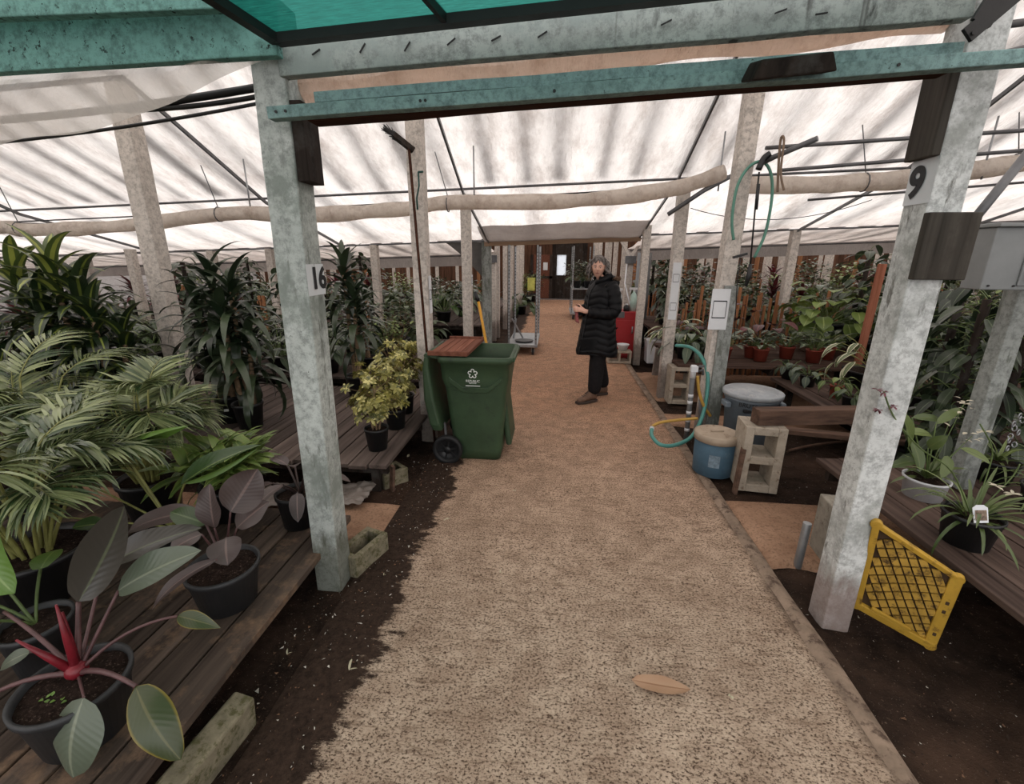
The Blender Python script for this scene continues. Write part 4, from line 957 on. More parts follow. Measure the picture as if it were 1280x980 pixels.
# ------------------------------------------------------------------ nursery trolleys
def trolley(x0, x1, y0, y1, label, shelves=(), H=1.85):
    t = thing('plant_trolley', label, 'trolley', ((x0 + x1) / 2, (y0 + y1) / 2, 0))
    mb = MB(); mb.bb(x0, x1, y0, y1, .15, .20); mb.build('base_deck', M['steel'], t, bevel=.006)
    for x in (x0 + .03, x1 - .03):
        for y in (y0 + .03, y1 - .03):
            mb = MB(); mb.bb(x - .018, x + .018, y - .004, y + .004, .2, H)
            mb.bb(x - .018, x - .012, y - .004, y + .025, .2, H)
            u = mb.build('upright', M['steel'], t)
            mb = MB()
            for i in range(26): z = .28 + i * (H - .35) / 26; mb.bb(x - .005, x + .007, y - .0055, y + .0055, z, z + .022)
            mb.build('slot_row', M['cable'], u)
            c = V((x + (.05 if x < (x0 + x1) / 2 else -.05), y + (.04 if y < (y0 + y1) / 2 else -.04), .065))
            mb = MB(); mb.lathe([(.001, -.018), (.055, -.018), (.06, -.01), (.06, .01), (.055, .018), (.001, .018)], c, 16, True, Matrix.Rotation(PI / 2, 3, 'Y')); w_ = mb.build('caster', M['tyre'], t)
            mb = MB(); mb.bb(c.x - .028, c.x - .022, c.y - .03, c.y + .03, .06, .15); mb.bb(c.x + .022, c.x + .028, c.y - .03, c.y + .03, .06, .15); mb.build('caster_fork', M['steel'], w_)
    for z in shelves: mb = MB(); mb.bb(x0 + .02, x1 - .02, y0 + .02, y1 - .02, z - .03, z); mb.build('shelf', M['steel'], t, bevel=.004)
    return t
trolley(-.80, -.27, 7.50, 8.75, 'empty wheeled steel plant trolley at the walkway edge beyond the bin')
mb = MB(); mb.lathe([(.001, .2), (.15, .2), (.17, .225), (.15, .225), (.001, .215)], (-.52, 7.8, .0), 20); tag(mb.build('black_saucer', M['black_plastic']), 'black saucer lying on the empty steel trolley', 'saucer')
trolley(.44, 1.02, 12.2, 13.5, 'steel plant trolley loaded with potted plants near the far door', (.85,), 1.95)
mb = MB(); mb.bar(at(640, 398, 8.0), g(652, 440) + V((0, .3, .2)), .01, .03); mb.bar(at(645, 398, 8.1), g(640, 440) + V((0, .3, .2)), .01, .03); tag(mb.build('folded_stand', M['steel']), 'thin folded metal stand on the empty steel trolley', 'stand')

# ------------------------------------------------------------------ red cabinet corner
M['red'] = plain('red_plastic', (0.30, 0.012, 0.016), 0.4, 0, 0.15, 4, 0.05, 0.5)
t = thing('red_cabinet', 'bright red cabinet with bottles on top behind the woman', 'cabinet', (1.17, 7.62, 0))
mb = MB(); mb.bb(.93, 1.43, 7.45, 7.9, .02, .80); mb.build('cabinet_body', M['red'], t, bevel=.012)
mb = MB(); mb.bb(.95, 1.41, 7.435, 7.45, .06, .66); dd = mb.build('door', M['red'], t, bevel=.006)
mb = MB(); mb.tube([(1.30, 7.425, .45), (1.30, 7.425, .56)], .012, 8); mb.build('handle', M['steel'], dd)
mb = MB(); mb.bb(1.02, 1.16, 7.44, 7.46, .70, .80); mb.build('latch_box', M['pipe'], t, bevel=.006)
def bottle(c, r, h, mat, label, spray=False, name='spray_bottle'):
    c = V(c); t = thing(name, label, 'bottle', c)
    mb = MB(); mb.lathe([(.001, 0), (r, 0), (r, h * .6), (r * .75, h * .72), (r * .38, h * .8), (r * .38, h * .85), (.001, h * .85)], c, 16); mb.build('bottle_body', mat, t)
    mb = MB()
    if spray:
        mb.tube([c + V((0, 0, h * .84)), c + V((0, 0, h * .93))], r * .4, 8); mb.bar(c + V((-r * 1.4, 0, h * .96)), c + V((r * .9, 0, h * .96)), r * .7, h * .09); mb.bar(c + V((-r * .9, 0, h * .93)), c + V((-r * 1.1, 0, h * .8)), r * .3, r * .3)
    else: mb.lathe([(.001, h * .84), (r * .5, h * .84), (r * .5, h), (.001, h)], c, 12)
    mb.build('spray_head' if spray else 'cap', M['white'], t); return t
bottle((.99, 7.6, .8), .055, .33, M['red'], 'red bottle on the red cabinet beside the woman', False, 'red_bottle')
bottle((1.09, 7.68, .8), .05, .36, M['white'], 'white spray bottle in the middle of the red cabinet', True)
bottle((1.20, 7.56, .8), .05, .12, M['black_plastic'], 'low black jar on the red cabinet', False, 'low_jar')
bottle((1.31, 7.6, .8), .055, .38, plain('pale_green_bottle', (0.42, 0.58, 0.52), .3), 'pale green spray bottle on the red cabinet next to the muddy post', True)
mb = MB(); mb.lathe([(.001, 0), (.06, 0), (.10, .09), (.105, .10), (.095, .10), (.055, .012), (.001, .012)], (1.12, 7.13, .222), 20); tag(mb.build('white_bowl', M['white']), 'white bowl on the cinder block by the red cabinet', 'bowl')
t = thing('white_bucket', 'white square bucket behind the muddy post under the table', 'bucket', (1.62, 7.2, 0)); 
mb = MB(); mb.box((1.62, 7.2, .20), (.22, .24, .36), taper=(1.15, 1.15)); mb.build('bucket_body', M['white'], t, bevel=.015)
mb = MB(); mb.box((1.62, 7.2, .385), (.27, .29, .03)); mb.build('rim', M['white'], t, bevel=.006)
for k, (px, py, h) in enumerate(((808, 470, .42), (815, 482, .46))):
    p = g(px, py); p.x += .12
    mb = MB(); mb.bar((p.x, p.y, 0), (p.x + .02, p.y, h), .05, .09); tag(mb.build('timber_stub', M['post_far'], bevel=.004), ('short upright timber stub next to the white square bucket' if k == 0 else 'short upright timber stub behind the white post with notices'), 'stub')
mb = MB(); mb.tube([(1.36, 8.9, 1.55), (1.30, 8.6, 1.2), (1.36, 8.2, .84)], .012, 6); tag(mb.build('hanging_rope', M['white']), 'white cord slanting down from the braced post to the red cabinet', 'cord')
mb = MB(); mb.tube([(1.62, 8.6, 0.0), (1.62, 8.6, 1.75)], .13, 16); tag(mb.build('grey_duct', plain('grey_duct', (0.16, 0.165, 0.17), .6)), 'tall grey round duct behind the red cabinet', 'duct')

# ------------------------------------------------------------------ yellow slotted mat under the orchid bench
t = thing('yellow_crate_lid', 'grimy yellow plastic lattice panel leaning under the orchid bench', 'panel', (1.69, 1.85, 0))
P01, P11 = at(1093, 648, 1.80), at(1203, 722, 1.72)
P00, P10 = at(1066, 762, 1.86), at(1163, 816, 1.72)
lift = max(0, -min(P00.z, P10.z) + .012)
def YP(u, v): return P00 * (1 - u) * (1 - v) + P10 * u * (1 - v) + P01 * (1 - u) * v + P11 * u * v + V((0, 0, lift * (1 - v)))
ny = (P10 - P00).cross(P01 - P00).normalized(); ny = -ny if ny.y > 0 else ny
M['grimy'] = plain('grimy_yellow', (0.42, 0.25, 0.045), .5, 0, .25, 14, .1, .4, dirt=(0.07, 0.038, 0.015), dirt_at=.575)
M['gold'] = plain('yellow_plastic', (0.44, 0.26, 0.035), .45, 0, .2, 9, .1, .3, dirt=(0.16, 0.085, 0.02), dirt_at=.6)
M['grime'] = plain('black_grime', (0.05, 0.027, 0.012), .7)
mb = MB(); mb.grid(lambda u, v: YP(.03 + .94 * u, .03 + .94 * v) + ny * .003, 10, 10, smooth=False); bk = mb.build('backing', M['grime'], t); so_ = bk.modifiers.new('thickness', 'SOLIDIFY'); so_.thickness = .006; so_.offset = -1 if (YP(.1, 0) - YP(0, 0)).cross(YP(0, .1) - YP(0, 0)).dot(ny) > 0 else 1
mb = MB(); n = 7; cs, sn_ = math.cos(.62), math.sin(.62); st = .115
for i in range(-9, 10):
    for j in range(-9, 10):
        q = []
        for a, b_ in ((-.4, -.4), (.4, -.4), (.4, .4), (-.4, .4)):
            x, y = (i + a) * st, (j + b_) * st * .86; q.append((.49 + x * cs - y * sn_, .52 + (x * sn_ + y * cs) * .86))
        if not all(.075 < u < .90 and .09 < v < .95 for u, v in q): 
            if not all(.03 < u < .95 and .05 < v < .98 for u, v in q): continue
            q = [(min(.905, max(.07, u)), min(.955, max(.085, v))) for u, v in q]
        q = [YP(u, v) for u, v in q]
        mb.add([p + ny * .007 for p in q] + [p + ny * .015 for p in q], [(4, 5, 6, 7), (0, 1, 5, 4), (1, 2, 6, 5), (2, 3, 7, 6), (3, 0, 4, 7)])
mb.build('lattice_tiles', M['grimy'], t)
fr = MB()
for (a, b_), w in ((((0.0, .035), (1.0, .035)), .036), (((0, .975), (1, .975)), .022), (((.03, 0), (.03, 1)), .026), (((.945, 0), (.945, 1)), .042)):
    fr.bar(YP(*a) + ny * .01, YP(*b_) + ny * .01, w, .026, ny)
for a in ((0.02, .03), (.955, .03), (.955, .975), (.03, .975)): fr.tube([YP(*a) - ny * .003, YP(*a) + ny * .023], .022, 16, True, False)
fr.build('frame', M['gold'], t, bevel=.004)
for v in (.18, .5, .62): mb = MB(); mb.bar(YP(.945, v) + ny * .0165, YP(.945, v + .055) + ny * .0165, .016, .015, ny); mb.build('slot', M['grime'], t, bevel=.004)
mb = MB(); mb.bar(YP(.2, .10) + ny * .02, YP(.7, .10) + ny * .02, .018, .014, ny); mb.build('ridge', M['gold'], t, bevel=.004)

# ------------------------------------------------------------------ electrical box on its post
M['boxgrey'] = plain('grey_painted_metal', (0.22, 0.23, 0.23), .5, .1, .12, 4, .05)
post(2.36, 2.52, 1.95, .085, M['post_moss'], 'slim grey timber post rising through the orchid bench under the metal box', h0=.402)
t = thing('electrical_box', 'grey metal electrical box on the slim grey post', 'electrical box', at(1250, 325, 2.42))
a, b_ = at(1214, 362, 2.38), at(1300, 284, 2.38)
x0, x1, z0, z1 = a.x + .02, b_.x + .12, a.z, b_.z
mb = MB(); mb.bb(x0, x1, 2.36, 2.475, z0, z1); mb.build('box_body', M['boxgrey'], t, bevel=.006)
mb = MB(); mb.bb(x0 - .012, x1 + .012, 2.335, 2.475, z1, z1 + .018); mb.build('hood', M['boxgrey'], t, bevel=.004)
mb = MB(); mb.bb(x0 + .15, x1 - .02, 2.35, 2.36, z0 + .02, z1 - .02); mb.build('cover', M['boxgrey'], t, bevel=.004)
mb = MB(); mb.lathe([(.001, -.02), (.03, -.02), (.034, .0), (.034, .02), (.001, .02)], (x0 + .21, 2.345, z0 + .07), 20, True, Matrix.Rotation(PI / 2, 3, 'X')); mb.build('switch_knob', M['black_plastic'], t)
for q in ((x0 + .03, z0 + .02), (x0 + .14, z0 + .02)): mb = MB(); mb.tube([(q[0], 2.36, q[1]), (q[0], 2.354, q[1])], .005, 8); mb.build('screw', M['cable'], t)
mb = MB(); mb.tube([at(1200, 296, 1.9), at(1290, 185, 2.0)], .016, 10); tag(mb.build('diagonal_pipe', M['pipe']), 'grey pipe slanting up from the nailed board on post 9', 'pipe')
# chain at the frame edge
mb = MB()
for i in range(9):
    c = at(1275, 520, 2.3) + V((.02 * math.sin(i * 2), 0, -.022 * i)); ax = Euler((PI / 2, 0, (i % 2) * PI / 2 + .3)).to_matrix()
    mb.tube([c + ax @ V((.009 * math.cos(k * PI / 5), .015 * math.sin(k * PI / 5), 0)) for k in range(11)], .003, 6)
tag(mb.build('hanging_chain', M['steel']), 'short steel chain hanging beyond the slim grey post', 'chain')

# ------------------------------------------------------------------ litter
M['dryleaf'] = leafmat('dry_leaf', (0.42, 0.26, 0.16), (0.46, 0.29, 0.18), ((0.25, 0.13, 0.07), .03), rough=.7, trans=.1)
a, b_ = g(789, 858), g(862, 872)
mb = MB(); mb.leaf2(a + V((0, 0, .035)), b_ + V((0, 0, .04)), .06, (0.1, -.6, 1), -.08, .8, 'oval', 12, .10); tag(mb.build('dry_leaf', M['dryleaf']), 'large curled tan dry leaf lying on the walkway', 'leaf')
M['fleck'] = leafmat('pale_fleck', (0.5, 0.46, 0.3), (0.55, 0.5, 0.36), rough=.7, trans=.1)
for k, (px, py, L, l) in enumerate(((293, 889, .035, 'crumpled white scrap on the soil beside the dark plank deck'), (912, 877, .016, 'pale chip on the walkway right of the curled dry leaf'), (512, 574, .03, 'pale scrap on the soil by the corner of the dry grey deck'), (555, 655, .04, 'thin pale straw on the walkway near the soil edge'), (645, 618, .03, 'pale straw on the walkway in front of the bin'), (437, 845, .05, 'thin dry straw on the soil margin of the walkway'), (360, 825, .03, 'small pale wood chip on the soil beside the dark plank deck'), (625, 722, .025, 'tiny pale straw in the middle of the walkway'), (480, 725, .02, 'small yellowish leaf on the soil margin of the walkway'), (735, 545, .02, 'small dark-edged leaf on the middle of the walkway'))):
    p = g(px, py); p.z = .028; a = random.uniform(0, 6); mb = MB()
    d = V((math.cos(a), math.sin(a), .15))
    mb.leaf2(p, p + d * L, L * (.8 if k in (0, 1, 2) else .22), (0, -.3, 1), .12, .4, 'oval', 6, .1); mb.leaf2(p + V((0, 0, .004)), p + V((d.y, -d.x, .3)) * L * .7, L * (.6 if k in (0, 1, 2) else .1), (0, -.3, 1), .12, .4, 'oval', 6, .1)
    tag(mb.build('litter_scrap', M['white'] if k == 0 else M['fleck']), l, 'scrap')
mb = MB(); mb.grid(lambda u, v: V((-2.05, 2.40, .03)) + V((.8 * u, .3 * v + .1 * u, .03 + .03 * noise.noise(V((u * 6, v * 4, 3))) + .03 * noise.noise(V((u * 15, v * 12, 1))))), 40, 24)
tag(mb.build('crumpled_sheet', plain('grey_crumpled_plastic', (0.2, 0.17, 0.15), .35, 0, .2, 5)), 'grey crumpled plastic lying between the two decks behind post 16', 'plastic sheet')

# loose crumbs, bark and perlite on the bare soil: nobody could count them
mb = MB(); rnd = random.Random(5)
for i in range(5200):
    if rnd.random() < .55: x, y = rnd.uniform(-1.16, -.74), rnd.uniform(.7, 3.3)
    else:
        x, y = rnd.uniform(1.24, 2.9), rnd.uniform(.8, 5.0)
        if 2.15 < y < 2.95 and x < 3.6: continue
    r = rnd.uniform(.0015, .006) * (1.0 if rnd.random() < .9 else 1.9); c = V((x, y, max(gz(x, y), .012 if -1.0 < x < 1.2 else -1) + r * .5))
    d = [V((rnd.uniform(-1, 1), rnd.uniform(-1, 1), rnd.uniform(-.4, .9))).normalized() * r * rnd.uniform(.6, 1.5) for _ in range(4)]
    mb.cur = 0 if rnd.random() < .68 else (1 if rnd.random() < .6 else 2)
    mb.add([c + q for q in d], [(0, 1, 2), (0, 2, 3), (0, 3, 1), (1, 3, 2)])
tag(mb.build('soil_crumbs', [plain('dark_crumb', (0.03, 0.02, 0.015), .9, 0, .5, 60, 0, .1), plain('bark_crumb', (0.16, 0.09, 0.055), .9, 0, .4, 60, 0, .1), plain('perlite_crumb', (0.5, 0.46, 0.4), .9, 0, .2, 60, 0, .1)]), 'loose crumbs of soil, bark and perlite strewn along both walkway margins', 'soil', None, 'stuff')
# ------------------------------------------------------------------ leaf materials
LM = {
 'philo': leafmat('bronze_green_leaf', (0.04, 0.038, 0.03), (0.062, 0.055, 0.045), ((0.09, 0.1, 0.06), .018), rough=.3, trans=.1),
 'purple': leafmat('dusky_purple_leaf', (0.06, 0.042, 0.042), (0.10, 0.072, 0.066), ((0.16, 0.11, 0.10), .022), rough=.4, trans=.08, back=(0.10, 0.05, 0.045)),
 'greyleaf': leafmat('grey_green_leaf', (0.085, 0.11, 0.075), (0.13, 0.155, 0.11), ((0.19, 0.21, 0.15), .02), rough=.34, trans=.12),
 'olive': leafmat('olive_leaf', (0.04, 0.055, 0.02), (0.06, 0.075, 0.028), ((0.1, 0.1, 0.04), .02), ((0.17, 0.13, 0.02), .43), rough=.35, trans=.12),
 'lime': leafmat('bright_green_leaf', (0.10, 0.2, 0.03), (0.15, 0.27, 0.05), ((0.22, 0.32, 0.1), .02), rough=.32, trans=.25),
 'paddle': leafmat('dark_paddle_leaf', (0.035, 0.07, 0.022), (0.05, 0.09, 0.03), ((0.14, 0.19, 0.06), .02), rough=.26, trans=.15),
 'palm': leafmat('palm_leaflet', (0.045, 0.085, 0.028), (0.27, 0.31, 0.14), rough=.27, trans=.2),
 'dark': leafmat('dark_strap_leaf', (0.018, 0.034, 0.016), (0.055, 0.078, 0.04), rough=.28, trans=.12, spec=.6),
 'stripe': leafmat('yellow_striped_leaf', (0.014, 0.03, 0.012), (0.035, 0.058, 0.022), ((0.17, 0.21, 0.04), .07), rough=.3, trans=.14, spec=.6),
 'stripe2': leafmat('bright_striped_leaf', (0.05, 0.085, 0.025), (0.09, 0.13, 0.035), ((0.3, 0.34, 0.07), .16), rough=.3, trans=.2, spec=.6),
 'scheff': leafmat('yellow_splashed_leaf', (0.11, 0.12, 0.03), (0.34, 0.31, 0.07), patch=((0.62, 0.56, 0.22), .55), rough=.35, trans=.2),
 'low': leafmat('striped_lime_leaf', (0.10, 0.18, 0.035), (0.20, 0.29, 0.07), ((0.2, 0.27, 0.08), .07), ((0.26, 0.28, 0.08), .42), rough=.35, trans=.2),
 'broad': leafmat('mid_green_leaf', (0.025, 0.05, 0.018), (0.075, 0.11, 0.045), ((0.12, 0.16, 0.08), .03), rough=.34, trans=.18),
 'broad2': leafmat('bluish_green_leaf', (0.035, 0.06, 0.035), (0.09, 0.125, 0.075), ((0.15, 0.18, 0.11), .03), rough=.34, trans=.16),
 'aglao': leafmat('silver_patterned_leaf', (0.04, 0.06, 0.035), (0.08, 0.10, 0.06), ((0.04, 0.06, 0.03), .03), ((0.03, 0.05, 0.022), .36), ((0.26, 0.3, 0.2), .5), rough=.4, trans=.15),
 'red': leafmat('dark_red_leaf', (0.06, 0.010, 0.014), (0.13, 0.025, 0.03), ((0.18, 0.05, 0.05), .03), rough=.35, trans=.2),
 'hosta': leafmat('broad_lime_leaf', (0.10, 0.16, 0.035), (0.24, 0.32, 0.08), ((0.3, 0.36, 0.12), .025), rough=.36, trans=.22),
 'white': leafmat('cream_margined_leaf', (0.10, 0.15, 0.055), (0.17, 0.22, 0.09), ((0.3, 0.33, 0.18), .03), ((0.62, 0.6, 0.42), .27), rough=.4, trans=.2),
 'climb': leafmat('dark_climber_leaf', (0.018, 0.032, 0.016), (0.06, 0.085, 0.045), ((0.1, 0.13, 0.08), .03), rough=.3, trans=.14),
 'orchid': leafmat('orchid_leaf', (0.07, 0.11, 0.03), (0.17, 0.22, 0.07), ((0.1, 0.13, 0.04), .03), rough=.35, trans=.22),
 'bloom': leafmat('cream_bloom', (0.6, 0.55, 0.42), (0.7, 0.64, 0.5), rough=.5, trans=.3),
 'maroon': leafmat('maroon_bloom', (0.12, 0.03, 0.045), (0.2, 0.06, 0.08), rough=.5, trans=.2),
}
M['red_stem'] = plain('red_leaf_stalk', (0.17, 0.012, 0.02), .35, 0, .3, 20, .05)
M['mauve_stem'] = plain('mauve_leaf_stalk', (0.10, 0.05, 0.05), .4, 0, .3, 20, .05)
M['dark_stem'] = plain('dark_leaf_stalk', (0.04, 0.025, 0.022), .4, 0, .3, 20, .05)
M['terracotta'] = plain('red_plastic_pot', (0.27, 0.05, 0.03), .55, 0, .2, 10, .1)
M['greypot'] = plain('grey_black_pot', (0.03, 0.031, 0.033), .5, 0, .3, 12, .1)

def pot(t, r, h, mat='black_plastic', c=(0, 0, 0), n=28, taper=.78, fill=.88, soil=True):
    c = V(c); mb = MB(); k = taper
    mb.lathe([(.001, .001), (r * k, .001), (r * (k + (1 - k) * .88), h * .88), (r * 1.03, h * .89), (r * 1.04, h), (r * .96, h), (r * .93, h * fill - .004)], c, n)
    p = mb.build('pot', M[mat], t, local=True)
    if soil:
        mb = MB(); mb.lathe([(r * .935, h * fill), (r * .5, h * fill + .008), (.001, h * fill + .012)], c, n)
        for i, v in enumerate(mb.v): mb.v[i] = v + V((0, 0, .012 * noise.noise(v * 38)))
        mb.build('soil', M['soil'], t, local=True)
    return p
def az(i): return i * 2.39996 + random.uniform(-.3, .3)
def dirv(a, e): return V((math.cos(a) * math.cos(e), math.sin(a) * math.cos(e), math.sin(e)))
def arch(p, a, e, L, bend, n=5):
    """points of an arching stalk"""
    pts = [V(p)]; cur = V(p)
    for i in range(n): d = dirv(a, e - bend * (i + .5) / n); cur = cur + d * (L / n); pts.append(cur.copy())
    return pts, dirv(a, e - bend)
# generic builders work in local space, z=0 at the pot's foot
def finish(t, F, S, lm, sm, foliage='foliage'):
    if S is not None and S.v: S.build('stems', M[sm], t, local=True)
    F.build(foliage, LM[lm], t, local=True)
    return t
def stalky(name, label, lm, n=18, L=.16, W=.11, stalk=.3, shape='heart', sm='stem_green', pr=.10, ph=.14, pm='black_plastic', group=None, cat='potted plant', e0=1.35, e1=.35, bend=.7, droop=.7, lift=0.0):
    t = thing(name, label, cat, group=group); pot(t, pr, ph, pm); F, S = MB(), MB()
    for i in range(n):
        f = i / n; a = az(i); e = e0 + (e1 - e0) * f + random.uniform(-.12, .12); s = stalk * (1.05 - .45 * f) * random.uniform(.8, 1.15)
        pts, d = arch((0.02 * math.cos(a), .02 * math.sin(a), ph * .88), a, e, s, bend)
        S.tube(pts, .0035, 5, False); k = random.uniform(.75, 1.15)
        d2 = dirv(a + random.uniform(-.4, .4), min(.35, e - bend - random.uniform(.3, .7)) + lift)
        F.leaf(pts[-1], d2, L * k, W * k, droop=droop, fold=.22, shape=shape, n=6, wave=.02)
    return finish(t, F, S, lm, sm)
def rosette(name, label, lm, n=26, L=.3, W=.05, shape='lance', pr=.1, ph=.14, pm='black_plastic', e0=1.45, e1=.1, droop=1.2, group=None, cat='potted plant', h=0.0, fold=.3, sm='stem_green'):
    t = thing(name, label, cat, group=group); pot(t, pr, ph, pm); F, S = MB(), MB()
    if h: S.tube([(0, 0, ph * .85), (.01, 0, ph + h)], .012, 7)
    for i in range(n):
        f = i / n; a = az(i); e = e0 + (e1 - e0) * f ** .8; k = random.uniform(.75, 1.1)
        F.leaf((0, 0, ph * .88 + h * (1 - f * .7)), dirv(a, e), L * k, W * k, droop=droop * random.uniform(.6, 1.3), fold=fold, shape=shape, n=7)
    return finish(t, F, S, lm, sm)
def bushy(name, label, lm, n=160, L=.07, W=.03, R=.22, H=.45, pr=.12, ph=.2, pm='black_plastic', stems=7, shape='oval', group=None, cat='potted plant', sm='cane', droop=.4):
    t = thing(name, label, cat, group=group); pot(t, pr, ph, pm); F, S = MB(), MB(); tips = []
    for i in range(stems):
        a = az(i); pts, d = arch((.03 * math.cos(a), .03 * math.sin(a), ph * .85), a, random.uniform(1.0, 1.5), H * random.uniform(.7, 1.05), random.uniform(-.1, .35), 6)
        S.tube(pts, [.007, .006, .005, .0045, .004, .003, .002], 5, False); tips.append(pts)
    for i in range(n):
        pts = random.choice(tips); q = random.uniform(.25, 1.0) * 5.999; k = int(q); p = pts[k].lerp(pts[min(k + 1, 6)], q - k)
        a = random.uniform(0, 2 * PI); off = R * .55 * random.random() ** .7
        p2 = p + dirv(a, random.uniform(-.2, .7)) * off
        if i % 3 == 0: S.tube([p, p2], .002, 4, False)
        F.leaf(p2, dirv(a + random.uniform(-.6, .6), random.uniform(-.3, .8)), L * random.uniform(.7, 1.2), W * random.uniform(.8, 1.2), droop=droop, fold=.25, shape=shape, n=4)
    return finish(t, F, S, lm, sm)
def whorled(name, label, lm, heads=60, L=.07, W=.028, R=.2, H=.42, pr=.1, ph=.18, group=None):
    """umbrella-leaved shrub: leaflets in fans of seven"""
    t = thing(name, label, 'potted plant', group=group); pot(t, pr, ph); F, S = MB(), MB(); tips = []
    for i in range(6):
        a = az(i); pts, d = arch((.025 * math.cos(a), .025 * math.sin(a), ph * .85), a, random.uniform(1.15, 1.5), H * random.uniform(.75, 1.05), random.uniform(-.1, .2), 6)
        S.tube(pts, [.008, .007, .006, .005, .0045, .004, .003], 6, False); tips.append(pts)
    for i in range(heads):
        pts = random.choice(tips); q = random.uniform(.2, 1.0) * 5.999; k = int(q); p = pts[k].lerp(pts[k + 1], q - k)
        a = random.uniform(0, 2 * PI); e = random.uniform(-.1, 1.0); p2 = p + dirv(a, e) * R * random.uniform(.3, .85)
        S.tube([p, p2], .0022, 4, False); ax = dirv(a, e * .5 + .5); u = ax.orthogonal().normalized(); w = ax.cross(u)
        m = random.randint(6, 8)
        for j in range(m):
            b = 2 * PI * j / m + random.uniform(-.2, .2); d = (u * math.cos(b) + w * math.sin(b)) + ax * random.uniform(.0, .35)
            F.leaf(p2, d, L * random.uniform(.75, 1.15), W, up=ax, droop=.5, fold=.2, shape='oval', n=4)
    return finish(t, F, S, lm, 'cane')
def palmy(name, label, fronds=16, H=.75, L=.62, pr=.15, ph=.22, lm='palm', group=None, seedk=1, leaflets=21):
    t = thing(name, label, 'potted palm', group=group); pot(t, pr, ph); F, S = MB(), MB()
    for i in range(fronds):
        f = i / fronds; a = az(i); L0 = L * (.5 if math.cos(a + .3) > .1 else 1); r0 = .06 * math.sqrt(random.random())
        st = V((r0 * math.cos(a), r0 * math.sin(a), ph * .85)); e = random.uniform(1.2, 1.5)
        pts, d = arch(st, a, e, H * random.uniform(.55, .95), random.uniform(.1, .3), 5)
        S.tube(pts, [.009, .008, .007, .006, .005, .0045], 6, False)
        rp, d2 = arch(pts[-1], a + random.uniform(-.3, .3), e - .35 - .35 * f, L0 * random.uniform(.8, 1.15), .85 + .45 * f, 9)
        S.tube(rp, [.004 - .00032 * k for k in range(10)], 5, False)
        for j in range(leaflets):
            q = (j + 1) / (leaflets + 1); k = q * 8.999; kk = int(k); p = rp[kk].lerp(rp[kk + 1], k - kk); tg = (rp[kk + 1] - rp[kk]).normalized()
            sd = tg.cross(V((0, 0, 1))); sd = sd.normalized() if sd.length > 1e-3 else V((1, 0, 0)); up = sd.cross(tg)
            ll = .25 * (math.sin(PI * (.12 + .8 * q)) ** .6) * random.uniform(.85, 1.1)
            for s in (-1, 1):
                d = sd * s * (1 - .45 * q) + tg * (.55 + .6 * q) + up * random.uniform(.12, .4)
                F.leaf(p, d, ll, random.uniform(.013, .019), up=up, droop=random.uniform(.5, 1.1), fold=.35, shape='lance', n=4)
    return finish(t, F, S, lm, 'stem_yellow', 'fronds')
def caned(name, label, lm, canes, L=.5, W=.06, n=26, pr=.13, ph=.2, spread=.03, group=None, shape='strap', droop=2.0, span=.35, e0=1.45, e1=.0, young=None):
    """stout canes, each topped by a fountain of strap leaves spread over SPAN below its tip"""
    t = thing(name, label, 'potted plant', group=group); pot(t, pr, ph); F, S, Y = MB(), MB(), MB()
    for ci, (dx, dy, h) in enumerate(canes):
        top = V((dx * 1.8, dy * 1.8, ph * .85 + h)); S.tube([(dx, dy, ph * .8), top.lerp(V((dx, dy, ph)), .5), top], [.021, .019, .017], 9, False)
        for i in range(n):
            f = i / n; a = az(i + ci * 7); e = e0 + (e1 - e0) * f + random.uniform(-.1, .1); k = random.uniform(.75, 1.12)
            (Y if young and f < .4 and ci < 1 else F).leaf(top + V((0, 0, .05 - span * f)), dirv(a, e), L * k * (.75 + .35 * f), W * random.uniform(.85, 1.15), droop=droop * (.45 + .6 * f) * random.uniform(.8, 1.2), fold=.3, shape=shape, n=8)
    if Y.v: Y.build('young_leaves', LM[young], t, local=True)['label'] = 'brighter yellow-striped young leaves'
    return finish(t, F, S, lm, 'cane')
def climber(name, label, lm, H=1.1, n=70, L=.15, W=.09, R=.2, pr=.15, ph=.2, group=None):
    t = thing(name, label, 'potted plant', group=group); pot(t, pr, ph); F, S = MB(), MB()
    mb = MB(); mb.tube([(0, 0, ph * .8), (0, 0, ph + H)], .024, 10); mb.build('support_pole', M['darkwood'], t, local=True)
    for i in range(n):
        z = ph + H * (i + .5) / n * 1.02; a = az(i); pts, d = arch((0, 0, z), a, random.uniform(.1, .8), R * random.uniform(.4, 1), .6, 3)
        S.tube(pts, .003, 4, False)
        F.leaf(pts[-1], dirv(a + random.uniform(-.5, .5), random.uniform(-.8, .1)), L * random.uniform(.7, 1.2), W * random.uniform(.8, 1.1), droop=.6, fold=.2, shape='heart', n=6)
    return finish(t, F, S, lm, 'stem_green')
def place(t, p, rz=None, s=1.0): t.location = (p[0], p[1], p[2] + .005); t.rotation_euler.z = random.uniform(0, 6.28) if rz is None else rz; t.scale = (s, s, s); return t

# ------------------------------------------------------------------ hand-laid plants on the dark plank deck
def stalk(S, p, q, r=.006, lift=.0, n=8):
    p, q = V(p), V(q); S.tube([p.lerp(q, i / n) + V((0, 0, lift * 4 * (i / n) * (1 - i / n))) for i in range(n + 1)], [r * (1 - .35 * i / n) for i in range(n + 1)], 7)
